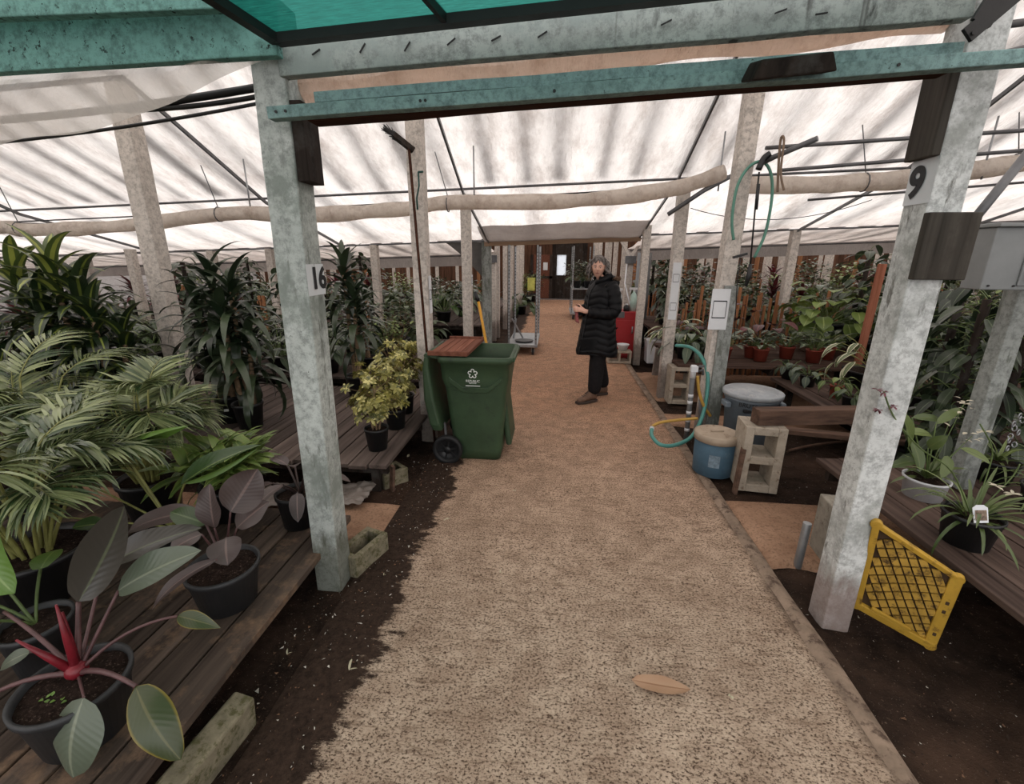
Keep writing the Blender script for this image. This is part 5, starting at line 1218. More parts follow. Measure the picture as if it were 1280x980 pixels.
# 1: philodendron with red leaf stalks
C1 = V((-1.425, .905, DZ)); t = thing('potted_philodendron', 'large-leaved plant with vivid red stalks in a low pot on the dark plank deck', 'potted plant', C1)
pot(t, .138, .19, 'greypot', n=40)
core = V((-1.435, .93, DZ + .19))
def A(px, py, Y): return at(px, py, Y)
Lf = {k: MB() for k in ('philo', 'greyleaf', 'olive')}; Sr, Sm = MB(), MB()
for q in (A(70, 756, .93), A(78, 765, .95), A(20, 800, .88)): Sr.tube([core, core.lerp(q, .5), q], [.014, .010, .003], 8)
Sr.ball(core + V((0, 0, .015)), .03, 10, 8, (1, 1, .9))
def big(base, tip, w, nrm, lm, sag, fold=.25, shape='heart', wave=.02, S=Sm, r=.007, root=None, lift=0.0):
    stalk(S, root or core, base, r, lift); Lf[lm].leaf2(base, tip, w, nrm, sag, fold, shape, 14, wave, 5)
big(A(98, 752, 1.0), A(156, 632, 1.06), .13, (.35, -.9, .35), 'philo', -.06, .45, 'oval', .015, r=.010)
big(A(148, 738, 1.05), A(252, 688, 1.12), .115, (.1, -.55, .8), 'greyleaf', .06, .35, 'oval', .02)
big(A(128, 712, 1.12), A(252, 660, 1.22), .10, (0, -.5, .85), 'philo', .08, .4, 'oval', .05)
big(A(170, 858, .88), A(226, 950, .80), .105, (.3, -.6, .7), 'olive', .14, -.25, 'oval', .02, r=.009, lift=.03)
big(A(105, 872, .84), A(92, 972, .76), .165, (-.05, -.65, .8), 'greyleaf', .10, -.2, 'oval', .015, r=.005)
big(A(222, 770, 1.05), A(276, 785, 1.06), .05, (0, -.5, .8), 'olive', .12, .2, 'lance', .02, lift=.04, r=.006)
big(A(38, 815, 1.0), A(0, 838, .98), .05, (0, -.5, .8), 'broad' if False else 'greyleaf', .1, .2, 'lance', .02, lift=.03)
stalk(Sm, core, A(-30, 880, .85), .009, .03); stalk(Sm, core, A(5, 765, 1.0), .008, .02)
Sr.build('red_stalks', M['red_stem'], t)['label'] = 'vivid red young stalks'; Sm.build('mauve_stalks', M['mauve_stem'], t)
Lf['philo'].build('dark_leaves', LM['philo'], t); Lf['greyleaf'].build('grey_green_leaves', LM['greyleaf'], t); Lf['olive'].build('yellow_edged_leaves', LM['olive'], t)
mb = MB()
for k in range(7):
    p = C1 + V((-.05 + .012 * k, -.055 + .008 * (k % 3), .175)); a = k * 1.1
    mb.leaf(p, dirv(a, .5), .016, .011, shape='oval', n=3); 
mb.build('seedlings', LM['lime'], t)
# 2: dusky purple plant
C2 = V((-1.36, 1.45, DZ)); t = thing('potted_philodendron', 'dusky purple broad-leaved plant in a low pot on the dark plank deck', 'potted plant', C2)
pot(t, .135, .185, 'greypot', n=40); core = C2 + V((-.015, .03, .165)); F, S, G = MB(), MB(), MB()
for b_, tip, w, nr, sg in ((A(268, 660, 1.46), A(262, 605, 1.5), .12, (-.1, -.95, .3), .03), (A(288, 640, 1.48), A(322, 586, 1.56), .16, (.5, -.8, .35), -.05),
                         (A(283, 672, 1.44), A(285, 707, 1.36), .125, (.35, -.75, .55), .12), (A(296, 660, 1.5), A(336, 627, 1.6), .11, (.2, -.6, .8), .05),
                         (A(252, 668, 1.4), A(212, 690, 1.34), .09, (-.2, -.6, .7), .08), (A(250, 640, 1.55), A(160, 665, 1.5), .10, (-.1, -.5, .85), .10), (A(270, 700, 1.35), A(190, 762, 1.22), .06, (-.2, -.5, .8), .12)):
    stalk(S, core, b_, .006); F.leaf2(b_, tip, w, nr, sg, .3, 'oval', 14, .035, 5)
G.leaf2(A(258, 655, 1.5), A(213, 640, 1.5), .085, (0, -.6, .8), .08, .25, 'oval', 10, .02, 4)
S.build('stalks', M['mauve_stem'], t); F.build('purple_leaves', LM['purple'], t); G.build('green_leaf', LM['broad'], t)
# 3: burgundy plant behind post 16
C3 = V((-1.375, 2.03, DZ)); t = thing('potted_philodendron', 'dark burgundy plant in a black pot half hidden by post 16', 'potted plant', C3)
pot(t, .105, .20, 'black_plastic', n=36); core = C3 + V((.02, 0, .18)); F, S = MB(), MB()
for a, e, L in ((0.3, .9, .22), (1.2, 1.1, .26), (2.2, .8, .25), (3.1, .45, .24), (3.6, .8, .22), (4.4, 1.0, .2), (5.2, .7, .2), (5.8, 1.2, .26), (2.7, 1.25, .25)):
    pts, d = arch(core, a, e, L * .7, .3); S.tube(pts, .006, 6); F.leaf(pts[-1], dirv(a, e - .9), .17, .075, droop=.7, fold=.25, shape='oval', n=8)
S.build('stalks', M['dark_stem'], t); F.build('burgundy_leaves', LM['purple'], t)
# 4: pot cut by the frame
C4 = V((-1.80, 1.10, DZ)); t = thing('potted_plant', 'pot with one big bright green leaf at the frame edge of the dark deck', 'potted plant', C4)
pot(t, .10, .19, 'greypot', n=36); F, S = MB(), MB(); core = C4 + V((0, 0, .17))
stalk(S, core, A(-20, 700, 1.12), .006); F.leaf2(A(-35, 660, 1.15), A(18, 742, 1.06), .16, (.3, -.8, .4), .08, .3, 'oval', 14, .03, 5)
for a in (2.2, 3.4, 4.4): pts, d = arch(core, a, 1.0, .2, .5); S.tube(pts, .005, 6); F.leaf(pts[-1], dirv(a, .1), .18, .1, shape='heart', n=7)
S.build('stalks', M['stem_green'], t); F.build('leaves', LM['lime'], t)
# 5: paddle-leaved plant between the palms
C5 = V((-1.83, 1.72, DZ)); t = thing('potted_paddle_plant', 'plant with long rolled bright green paddle leaves between the palm and the purple plant', 'potted plant', C5)
pot(t, .10, .17, 'black_plastic', n=36); core = C5 + V((0, 0, .15)); F, S, D = MB(), MB(), MB()
k1, k2, k3 = A(152, 562, 1.75), A(232, 602, 1.70), A(105, 602, 1.7)
stalk(S, core, k1, .008); stalk(S, core, k2, .007, .02); stalk(S, core, k3, .006); stalk(S, core, A(143, 560, 1.8), .007)
F.leaf2(A(136, 560, 1.74), A(236, 532, 1.76), .10, (.1, -.45, -.9), -.05, .9, 'lance', 14, .01, 4)
D.leaf2(A(226, 606, 1.68), A(326, 556, 1.78), .10, (-.25, -.55, .8), .06, .55, 'lance', 14, .01, 4)
F.leaf2(A(228, 604, 1.675), A(322, 560, 1.765), .035, (.2, -.7, -.5), .05, .9, 'lance', 14, .01, 4)
D.leaf2(A(10, 640, 1.5), A(46, 588, 1.5), .09, (.2, -.9, .2), -.04, .4, 'lance', 10, .01, 4); stalk(S, core, A(10, 640, 1.5), .005)
D.leaf2(A(98, 622, 1.62), A(0, 615, 1.5), .12, (0, -.4, .9), .06, .2, 'oval', 10, .01, 4); D.leaf2(A(135, 655, 1.6), A(90, 660, 1.5), .09, (0, -.5, .8), .06, .2, 'oval', 10, .01, 4)
S.build('stalks', M['stem_yellow'], t); F.build('bright_leaves', LM['lime'], t); D.build('dark_leaves', LM['paddle'], t)
# 6: palms
def palm_at(x, y, z, label, **k): return place(palmy('potted_areca_palm', label, **k), (x, y, z), 0.0)
palm_at(-2.20, 1.42, DZ, 'feathery palm in a wide black pot nearest the frame edge on the dark plank deck', fronds=22, H=.58, L=.42, pr=.19, ph=.22, leaflets=21)
palm_at(-2.24, 2.03, DZ, 'feathery palm in a black pot just behind the rolled bright green paddle leaves', fronds=20, H=.56, L=.34, pr=.15, ph=.24, leaflets=24)
palm_at(-2.95, 2.0, DZ, 'bushy palm behind the two front palms on the dark plank deck', fronds=20, H=.62, L=.42, pr=.17, ph=.22)
palm_at(-3.55, 1.45, DZ, 'palm with pale fronds at the frame edge behind the front palm', fronds=20, H=.62, L=.48, pr=.17, ph=.22)
# 7: low striped bush
t = rosette('potted_striped_dracaena', 'low bush of striped lime leaves between the palm and the purple plant', 'low', 10, .2, .05, pr=.11, ph=.15)
F, S = MB(), MB()
for s_ in range(13):
    a = az(s_); r = .13 * math.sqrt((s_ + .5) / 13); c = V((r * math.cos(a), r * math.sin(a), .13)); S.tube([c * .5 + V((0, 0, .07)), c + V((0, 0, .10))], .005, 5)
    for i in range(9): F.leaf(c + V((0, 0, .08 + .03 * (1 - i / 9))), dirv(az(i), 1.25 - 1.1 * i / 9), random.uniform(.13, .2), random.uniform(.04, .055), droop=1.0, fold=.3, shape='lance', n=6)
S.build('stems', M['stem_green'], t, local=True); F.build('side_shoots', LM['low'], t, local=True)
place(t, (-1.80, 2.08, DZ), 0.4, 1.35)

# ------------------------------------------------------------------ dry grey deck: dracaenas and splashed shrubs
place(caned('potted_dracaena', 'dark strap-leaved dracaena in a black pot with a small white price sticker', 'dark', [(.0, .03, 1.02), (-.05, -.02, .8), (.045, -.02, .58)], L=.50, W=.074, n=34, pr=.115, ph=.24, span=.5, droop=2.6, e0=1.3), (-2.80, 3.40, .25), .2)
t = place(caned('potted_dracaena', 'dark dracaena with ringed canes in the black pot in front of the price-stickered one', 'dark', [(.02, .02, .95), (-.04, .01, .75), (.03, -.04, .55)], e0=1.3, L=.48, W=.074, n=34, pr=.115, ph=.22, span=.42, droop=2.1), (-2.54, 3.28, .25), 1.2)
mb = MB(); mb.box((-2.80 + .05, 3.40 - .112, .39), (.035, .004, .02), (0, 0, .45)); s = mb.build('price_sticker', M['white']); 
r_ = bpy.data.objects['potted_dracaena']; s.parent = r_; s.matrix_parent_inverse = (Matrix.Translation(r_.location) @ Matrix.Rotation(.2, 4, 'Z')).inverted()
place(caned('potted_dracaena', 'dark dracaena standing behind post 16', 'dark', [(.02, .02, 1.08), (-.05, -.02, .8), (.05, -.03, .6)], e0=1.3, L=.44, W=.07, n=32, pr=.12, ph=.22, span=.4, droop=2.0), (-2.02, 4.25, .25), 2.0)
for k, (x, y, s_, rz, lab) in enumerate(((-1.30, 2.97, .93, .3, 'yellow-splashed shrub nearest the corner of the dry grey deck'), (-1.31, 3.40, .95, 2.0, 'yellow-splashed shrub second from the corner of the dry grey deck'), (-1.36, 3.78, .95, 4.0, 'yellow-splashed shrub furthest from the deck corner, beside the post behind the bin'))):
    place(whorled('potted_schefflera', lab, 'scheff', 95, group='yellow-splashed shrubs in a row on the dry grey deck', L=.062, W=.026, R=.21, H=.50, pr=.095, ph=.185), (x, y, .25), rz, s_)
# tall striped dracaenas left
for x, y, cn, lab in ((-3.80, 3.10, [(0, 0, 1.02), (-.09, .05, .88), (.08, -.04, .72), (-.02, -.1, .5)], 'tall dracaena with yellow-striped top leaves behind the palms'),
                      (-4.45, 3.35, [(0, 0, .95), (.1, .05, .75), (-.1, 0, .55)], 'second striped dracaena close behind the tallest one')):
    place(caned('potted_corn_plant', lab, 'stripe', cn, L=.58, W=.10, n=32, pr=.17, ph=.26, span=.6, droop=2.4, young='stripe2'), (x, y, .25))
place(caned('potted_corn_plant', 'shorter striped dracaena at the frame edge behind the palms', 'stripe', [(0, 0, .95), (.08, .05, .72), (-.08, 0, .5)], L=.55, W=.095, n=30, pr=.17, ph=.26, span=.5, droop=2.3), (-4.75, 2.90, 0.25))
place(caned('potted_corn_plant', 'striped dracaena of middle height between the tallest one and the white post', 'stripe', [(0, 0, 0.7), (.08, .05, .55), (-.08, 0, .42)], L=.5, W=.09, n=28, pr=.16, ph=.26, span=.5, droop=2.4), (-3.45, 3.0, .25))

# ------------------------------------------------------------------ near right: orchids, climbers
C = V((2.06, 2.38, BZ)); t = thing('potted_orchid', 'orchid in a white plastic pot on the bench beside post 9', 'potted plant', C)
pot(t, .10, .115, 'white', n=36, taper=.85); F, S, B = MB(), MB(), MB(); core = C + V((0, 0, .10))
for b_, tip, w in ((A(1135, 560, 2.35), A(1125, 512, 2.33), .075), (A(1140, 552, 2.3), A(1150, 590, 2.22), .06), (A(1140, 522, 2.4), A(1180, 528, 2.45), .05), (A(1160, 560, 2.35), A(1185, 545, 2.3), .06), (A(1185, 570, 2.35), A(1176, 598, 2.25), .055), (A(1200, 560, 2.4), A(1238, 580, 2.35), .05), (A(1130, 540, 2.35), A(1165, 545, 2.4), .05), (A(1150, 575, 2.4), A(1105, 585, 2.35), .05), (A(1170, 530, 2.4), A(1200, 510, 2.45), .045)):
    stalk(S, core, b_, .005); F.leaf2(b_, tip, w, (0, -.6, .8), .08, .25, 'oval', 8, .01, 3)
for i in range(14): F.leaf(core, dirv(az(i), random.uniform(.3, 1.3)), random.uniform(.12, .24), .035, droop=1.1, fold=.3, shape='lance', n=6)
for tip in (A(1205, 505, 2.4), A(1190, 520, 2.45), A(1215, 545, 2.4)):
    stalk(S, core, tip, .003)
    B = MB()
    for k in range(7): B.leaf(tip + V((random.uniform(-.03, .03), random.uniform(-.02, .02), random.uniform(-.05, .03))), dirv(az(k), random.uniform(-.3, .8)), .035, .018, shape='oval', n=3)
    B.build('flower', LM['bloom'], t)
S.build('stems', M['stem_green'], t); F.build('leaves', LM['orchid'], t)
C = V((1.925, 1.95, BZ)); t = thing('potted_orchid', 'orchid with thin strap leaves and a picture tag in a black pot', 'potted plant', C)
pot(t, .105, .155, 'black_plastic', n=36, taper=.8); F, S, B, B2 = MB(), MB(), MB(), MB(); core = C + V((0, 0, .13))
for i in range(34): F.leaf(core + dirv(az(i), 0) * .03, dirv(az(i), random.uniform(.25, 1.35)), random.uniform(.16, .34), .022, droop=random.uniform(.8, 1.9), fold=.35, shape='grass', n=8)
for pts in ([core, A(1190, 590, 1.9), A(1150, 560, 1.85), A(1118, 522, 1.80), A(1105, 490, 1.76)], [core, A(1235, 590, 2.0), A(1240, 560, 2.0), A(1225, 530, 2.0)], [core, A(1262, 600, 1.95), A(1275, 580, 1.95)]):
    S.tube(bez(pts, 5), .003, 6)
for c in (A(1105, 490, 1.76), A(1097, 487, 1.76), A(1116, 508, 1.79), A(1098, 512, 1.76)):
    B2 = MB()
    for k in range(7): B2.leaf(c, dirv(az(k), random.uniform(-.9, .6)), .022, .012, shape='oval', n=3)
    B2.build('flower', LM['maroon'], t)['label'] = 'maroon flower on the long arching stem'
for c in (A(1232, 540, 2.0), A(1245, 608, 1.9), A(1266, 618, 1.9), A(1205, 505, 2.1)):
    B = MB()
    for k in range(7): B.leaf(c, dirv(az(k), random.uniform(-.4, .8)), .03, .013, shape='oval', n=3)
    B.build('flower', LM['bloom'], t)
S.build('stems', M['stem_green'], t); F.build('leaves', LM['orchid'], t); 
c = A(1226, 643, 1.85); mb = MB(); R = Euler((-.35, 0, .12)).to_matrix()
o8 = [(-.032, -.036), (.032, -.036), (.034, .028), (.024, .034), (.016, .04), (-.016, .04), (-.024, .034), (-.034, .028)]
mb.add([c + R @ V((x, 0, y)) for x, y in o8] + [c + R @ V((x, .002, y)) for x, y in o8], [tuple(range(8)), tuple(range(8, 16))[::-1]] + [(i, 8 + i, 8 + (i + 1) % 8, (i + 1) % 8) for i in range(8)]); tg = mb.build('plant_tag', M['paper'], t)
mb = MB(); mb.add([c + R @ V((x, -.001, y)) for x, y in ((-.026, -.026), (.026, -.026), (.026, .018), (-.026, .018))], [(0, 1, 2, 3)]); mb.build('tag_picture', plain('tag_picture', (0.2, 0.14, 0.1), .5, 0, .7, 60), tg)
t = rosette('potted_orchid', 'strap-leaved orchid in a dark pot at the frame edge of the orchid bench', 'orchid', 22, .3, .022, 'grass', .11, .14, droop=1.6, fold=.35); place(t, (2.55, 2.25, BZ))
t = rosette('potted_orchid', 'strap-leaved orchid hidden by the slim grey post', 'orchid', 20, .26, .025, 'grass', .10, .13, droop=1.5, fold=.35); place(t, (2.62, 2.62, BZ))
for k, (px, py, Y, H, lab) in enumerate(((1165, 500, 3.35, .75, 'dark climber on a pole behind the orchids, next to post 9'), (1195, 505, 3.0, .78, 'dark climber on a pole just left of the slim grey post'), (1262, 490, 2.95, .75, 'dark climber on a pole right of the slim grey post'), (1245, 480, 3.6, .9, 'taller dark climber behind the slim grey post'), (1130, 470, 4.2, .8, 'leafy climber partly hidden behind post 9'))):
    p = A(px, py, Y); place(climber('potted_climber', lab, 'climb' if k != 4 else 'broad', H=H, n=80, L=.16, W=.095), (p.x, p.y, 0.40 if p.x > 3.6 else 0.0), s=1.0)
    if p.x <= 3.6: bpy.data.objects['potted_climber' + ('' if k == 0 else '.%03d' % k)].scale = (1, 1, 1.45)
# small pots on the wide bench
sp = [(-.0, 'broad2', 'black_plastic', 985, 474, 'small heart-leaved plant in the black pot at the corner of the wide bench'), (0, 'broad2', 'black_plastic', 1008, 483, 'small plant with pale stems in the square black pot on the wide bench'), (0, 'hosta', 'terracotta', 1043, 497, 'small plant with white-edged leaves in the orange-red pot on the wide bench'), (0, 'broad', 'black_plastic', 1062, 512, 'round-leaved plant in the black tray half behind post 9')]
for k, (_, lm, pm, px, py, lab) in enumerate(sp):
    p = g(px, py, .40); t = stalky('potted_seedling', lab, lm, 11, .12, .08, .13, 'heart', 'stem_green', .075 if k != 2 else .055, .12, pm, e1=.5, bend=.9); place(t, (p.x, min(4.9, p.y), .40))
# right middle display
reds = [(905, 440), (938, 446), (952, 436), (982, 447), (1016, 448), (1035, 436)]
for k, (px, py) in enumerate(reds):
    p = A(px, py, 5.3 + .18 * (k % 2)); 
    lab = ['silver-patterned plant in the red pot nearest the post with the hose', 'silver-patterned plant in the second red pot from the post with the hose', 'silver-patterned plant in the red pot set back behind the second one', 'silver-patterned plant in the red pot in the middle of the row', 'silver-patterned plant in the red pot below the lime-leaved plant', 'silver-patterned plant in the last red pot towards post 9'][k]
    place(stalky('potted_aglaonema', lab, 'aglao', 20, .17, .07, .17, 'lance', 'stem_green', .085, .15, 'terracotta', 'silver-patterned plants in red pots', e1=.8, bend=.5, droop=.8, lift=.45), (p.x, p.y, .50), s=1.0)
p = A(957, 400, 5.75); place(stalky('potted_red_caladium', 'plant with dark red round leaves among the red pots', 'red', 9, .2, .16, .42, 'heart', 'dark_stem', .09, .16, 'terracotta', e1=.9, bend=.5), (p.x, p.y, .50))
p = A(1035, 400, 5.9); t = stalky('potted_hosta', 'large plant of broad wavy lime leaves above the red pots', 'hosta', 64, .19, .2, .44, 'heart', 'stem_green', .16, .24, 'black_plastic', e0=1.4, e1=.1, bend=.6, droop=.7); place(t, (p.x, p.y, .62), s=1.1)
mb = MB(); mb.box((p.x, p.y, .56), (.4, .4, .116)); tag(mb.build('upturned_crate', M['lumber'], bevel=.01), 'brown crate lifting the broad lime-leaved plant', 'crate')
p = A(1068, 455, 5.0); t = stalky('potted_variegated_ginger', 'plant with cream-margined drooping leaves in a black tub beside post 9', 'white', 26, .22, .07, .42, 'lance', 'stem_yellow', .26, .17, 'black_plastic', e0=1.4, e1=.6, bend=.9, droop=1.0); place(t, (p.x - .02, 4.66, .40))
mb = MB(); a, b_ = A(1080, 455, 5.1), A(1098, 330, 5.1); mb.bar((a.x, 5.2, .5), (a.x + .02, 5.2, b_.z), .06, .06); tag(mb.build('orange_stake', M['orange_red'], bevel=.004), 'stout orange-red stake behind the cream-margined plant', 'stake')
# table at the cinder block, big pale-leaved plants
for px, py, Y, lm, lab, n in ((858, 430, 5.35, 'broad2', 'broad blue-green plant at the near corner of the long plank table', 22), (842, 415, 5.9, 'white', 'pale-leaved plant behind the white post with notices', 18), (880, 420, 5.75, 'broad2', 'blue-green plant beside the maroon-leaved one on the long plank table', 20)):
    p = A(px, py, Y); place(stalky('potted_dieffenbachia', lab, lm, n, .24, .10, .26, 'lance', 'stem_green', .11, .17, 'black_plastic', e1=.3, bend=.6, droop=.8), (p.x, p.y, .50))
p = A(868, 395, 6.1); place(stalky('potted_maroon_begonia', 'maroon-leaved plant on the long plank table by the white post with notices', 'red', 18, .16, .13, .36, 'heart', 'dark_stem', .1, .16, 'black_plastic', e1=.5), (p.x, p.y, .50))

# ------------------------------------------------------------------ the crowd of plants on the back benches
protos = [
 lambda: stalky('potted_pothos', '', 'broad', 22, .2, .13, .34, 'heart', pr=.12, ph=.17),
 lambda: stalky('potted_pothos', '', 'broad2', 22, .2, .12, .36, 'heart', pr=.12, ph=.17),
 lambda: stalky('potted_peace_lily', '', 'broad', 30, .24, .075, .32, 'lance', pr=.12, ph=.17, e1=.3),
 lambda: stalky('potted_anthurium', '', 'paddle', 22, .24, .11, .4, 'oval', pr=.12, ph=.17, e1=.4),
 lambda: rosette('potted_cordyline', '', 'red', 30, .42, .06, 'lance', .12, .18, e1=.1, droop=1.1, h=.35),
 lambda: bushy('potted_shrub', '', 'broad', 240, .09, .05, .3, .65),
 lambda: bushy('potted_shrub', '', 'hosta', 200, .08, .045, .28, .55),
 lambda: rosette('potted_fern', '', 'palm', 46, .42, .035, 'lance', .12, .16, e1=.05, droop=1.5),
 lambda: climber('potted_climber', '', 'climb', H=.9, n=55, L=.17, W=.1),
 lambda: caned('potted_dracaena', '', 'dark', [(0, 0, .8), (.05, .03, .5)], L=.42, W=.05, n=24, span=.3),
]
NOUN = ['heart-leaved green potted plant', 'bluish heart-leaved potted plant', 'narrow-leaved green potted plant', 'oval-leaved dark green potted plant', 'dark red strap-leaved potted plant', 'small-leaved green shrub in a pot', 'yellow-green small-leaved shrub in a pot', 'arching fern-like potted plant', 'dark climbing plant on a pole', 'dark strap-leaved dracaena']
P = [None] * len(protos)
def crowd(k, loc, s, where):
    lab = NOUN[k] + ' ' + where; grp = NOUN[k] + 's ' + where
    if P[k] is None:
        P[k] = protos[k](); P[k]['label'] = lab; P[k]['group'] = grp; loc = (loc[0], loc[1], loc[2] + .006); P[k].location = loc; P[k].rotation_euler.z = random.uniform(0, 6.28); P[k].scale = (s, s, s); return
    dup(P[k], (loc[0], loc[1], loc[2] + .006), random.uniform(0, 6.28), s, lab, grp)
def field(x0, x1, y0, y1, step, z, wts, where, smin=.85, smax=1.2, skip=None):
    y = y0
    while y <= y1:
        x = x0 + random.uniform(0, step * .5)
        while x <= x1:
            px, py = x + random.uniform(-.1, .1), y + random.uniform(-.1, .1)
            if not (skip and skip(px, py)): crowd(random.choices(range(len(protos)), wts)[0], (px, py, z), random.uniform(smin, smax), where)
            x += step
        y += step
field(-8.9, -1.75, 4.98, 7.1, .56, .30, [5, 5, 4, 5, 1, 2, 1, 2, 1, 1], 'on the low bench behind the dry grey deck')
field(-9.5, -1.7, 8.3, 12.6, .8, .45, [3, 3, 3, 4, 4, 3, 3, 2, 1, 0], 'on the far bench beyond the bin', 1.0, 1.22)
field(-9.0, -6.1, 1.0, 4.1, .75, .25, [3, 3, 2, 3, 0, 1, 0, 3, 0, 1], 'on the bench left of the dry deck', 1.0, 1.5)
field(3.7, 7.9, 5.55, 6.2, .52, .50, [3, 3, 4, 3, 1, 3, 1, 1, 3, 0], 'on the long plank table beyond the red pots', .85, 1.2)
field(1.9, 9.2, 7.2, 8.8, .6, .55, [2, 2, 4, 3, 2, 5, 2, 1, 2, 0], 'on the second long table', .8, 1.15)
field(2.0, 10.2, 10.1, 12.9, .85, .60, [2, 2, 3, 3, 2, 5, 2, 1, 1, 0], 'on the furthest plank table', 1.0, 1.4)
field(3.85, 6.3, 1.4, 2.95, .55, .40, [4, 3, 1, 3, 0, 2, 0, 0, 5, 0], 'on the dark bench behind the orchids', 1.0, 1.3)
field(3.0, 5.4, 3.95, 4.8, .6, .40, [4, 3, 1, 3, 0, 2, 0, 0, 5, 0], 'on the wide plank bench beyond the small pots', .8, 1.0, lambda x, y: x < 3.75 and y > 4.3)
# plants near the far door and along the walkway
for x, y, k in ((-1.0, 16.6, 6), (-.9, 17.3, 5), (-1.0, 13.2, 0)): crowd(k, (x, y, .0), 1.5, 'beside the far walkway')
for x, y in ((.6, 12.5), (.85, 12.9), (.6, 13.2), (.9, 12.45)): crowd(random.choice((0, 5, 5)), (x, y, .851), .95, 'on the loaded steel trolley')
mb = MB(); mb.bb(-.98, -.72, 16.1, 16.12, .5, .95); tag(mb.build('yellow_sign', plain('yellow_card', (.5, .5, .12), .6)), 'small yellow-green sign beside the far door', 'sign')
# orange stakes among the plants on the tables
k = 0
for i in range(46):
    x = random.uniform(1.9, 7.5); y = random.choice((6.5, 9.25)) + random.uniform(-.08, .1); h = random.uniform(.85, 1.35)
    mb = MB(); mb.bar((x, y, 0), (x + random.uniform(-.05, .05), y, h), random.uniform(.04, .075), .02); tag(mb.build('wooden_stake', M['fresh']), 'short orange wooden stake standing behind the plants on the long tables', 'stake', 'orange stakes behind the plant tables')
for i in range(20):
    x = 1.75 + i * .082 + random.uniform(-.02, .02)
    mb = MB(); mb.bar((x, 6.62, 0), (x + random.uniform(-.03, .03), 6.62, random.uniform(.95, 1.2)), random.uniform(.035, .055), .02); tag(mb.build('wooden_stake', M['fresh']), 'short orange wooden stake in the dense row behind the white post with notices', 'stake', 'dense row of orange stakes')
for i in range(10):
    x = random.uniform(-7, -1.6); mb = MB(); mb.bar((x, 7.65, 0), (x, 7.65, random.uniform(.8, 1.15)), .05, .03); tag(mb.build('wooden_stake', M['fresh']), 'orange wooden stake among the leafy plants behind the dry grey deck', 'stake', 'orange stakes among the leafy plants')
mb = MB()
# ------------------------------------------------------------------ the woman in the walkway (local: faces -Y, her left is +X)
M['skin'] = plain('skin', (0.62, 0.36, 0.27), .5, 0, .08, 30, .03, .35)
M['coat'] = plain('black_puffer', (0.005, 0.005, 0.006), .5, 0, .3, 20, .1, .16)
M['trouser'] = plain('black_trousers', (0.010, 0.009, 0.010), .85, 0, .3, 30, .2, .2)
M['hair'] = plain('grey_brown_hair', (0.15, 0.13, 0.12), .6, 0, .6, 40, .4, .4)
M['fur'] = plain('brown_fur_trim', (0.16, 0.10, 0.065), .9, 0, .5, 60, .6, .1)
M['shoe'] = plain('brown_shoe', (0.13, 0.075, 0.05), .6, 0, .3, 30, .2, .3)
M['sole'] = plain('dark_sole', (0.05, 0.035, 0.028), .8)
M['pinkcloth'] = plain('rose_cloth', (0.3, 0.09, 0.09), .8, 0, .2, 30, .2)
M['eye_white'] = plain('eye_white', (0.6, 0.58, 0.55), .3); M['iris'] = plain('dark_eye', (0.03, 0.02, 0.015), .2); M['lip'] = plain('lips', (0.36, 0.14, 0.12), .5)
WX, WY, WR = 0.515, 5.16, math.radians(-62)
wom = thing('person', 'woman in a long black quilted coat, dark trousers and brown shoes, looking back over her shoulder in the walkway', 'person', (WX, WY, 0.018), WR)
wom['label'] = 'woman in a long black quilted coat and brown shoes standing in the walkway'
HY = math.radians(52)                                   # head turned towards her left
def skin_mesh(name, verts, edges, radii, root=0, levels=1):
    me = bpy.data.meshes.new(name); me.from_pydata(verts, edges, []); o = bpy.data.objects.new(name, me); COL.objects.link(o)
    m = o.modifiers.new('skin', 'SKIN'); m.use_smooth_shade = True
    me.skin_vertices  # created by the modifier
    for i, r in enumerate(radii):
        sv = me.skin_vertices[0].data[i]; sv.radius = (r, r) if not isinstance(r, tuple) else r; sv.use_root = (i == root)
    s = o.modifiers.new('sub', 'SUBSURF'); s.levels = levels; s.render_levels = levels
    dg = bpy.context.evaluated_depsgraph_get(); dg.update()
    ev = o.evaluated_get(dg); out = bpy.data.meshes.new_from_object(ev); bpy.data.objects.remove(o); return out
bv, be, br = [], [], []
def J(p, r, par=None):
    bv.append(tuple(p)); br.append(r); i = len(bv) - 1
    if par is not None: be.append((par, i))
    return i
pel = J((0, .01, .88), (.135, .10)); wa = J((0, .015, 1.02), (.12, .09), pel); ch = J((0, .02, 1.20), (.135, .095), wa); sh = J((0, .03, 1.335), (.09, .065), ch)
nk = J((0, .0, 1.40), .046, sh); hb = J((0, -.03, 1.47), .05, nk)
LEG = {}
for s, fy in ((1, -.09), (-1, .19)):
    hp = J((s * .085, .01, .82), .085, pel); kn = J((s * .095, fy * .5 - .015, .46), .056, hp); an = J((s * .095, fy + .02, .09), .036, kn)
    he = J((s * .096, fy - .01, .055), .036, an); to = J((s * .11, fy - .15, .04), .03, he); LEG[s] = (fy,)
HANDS = {}
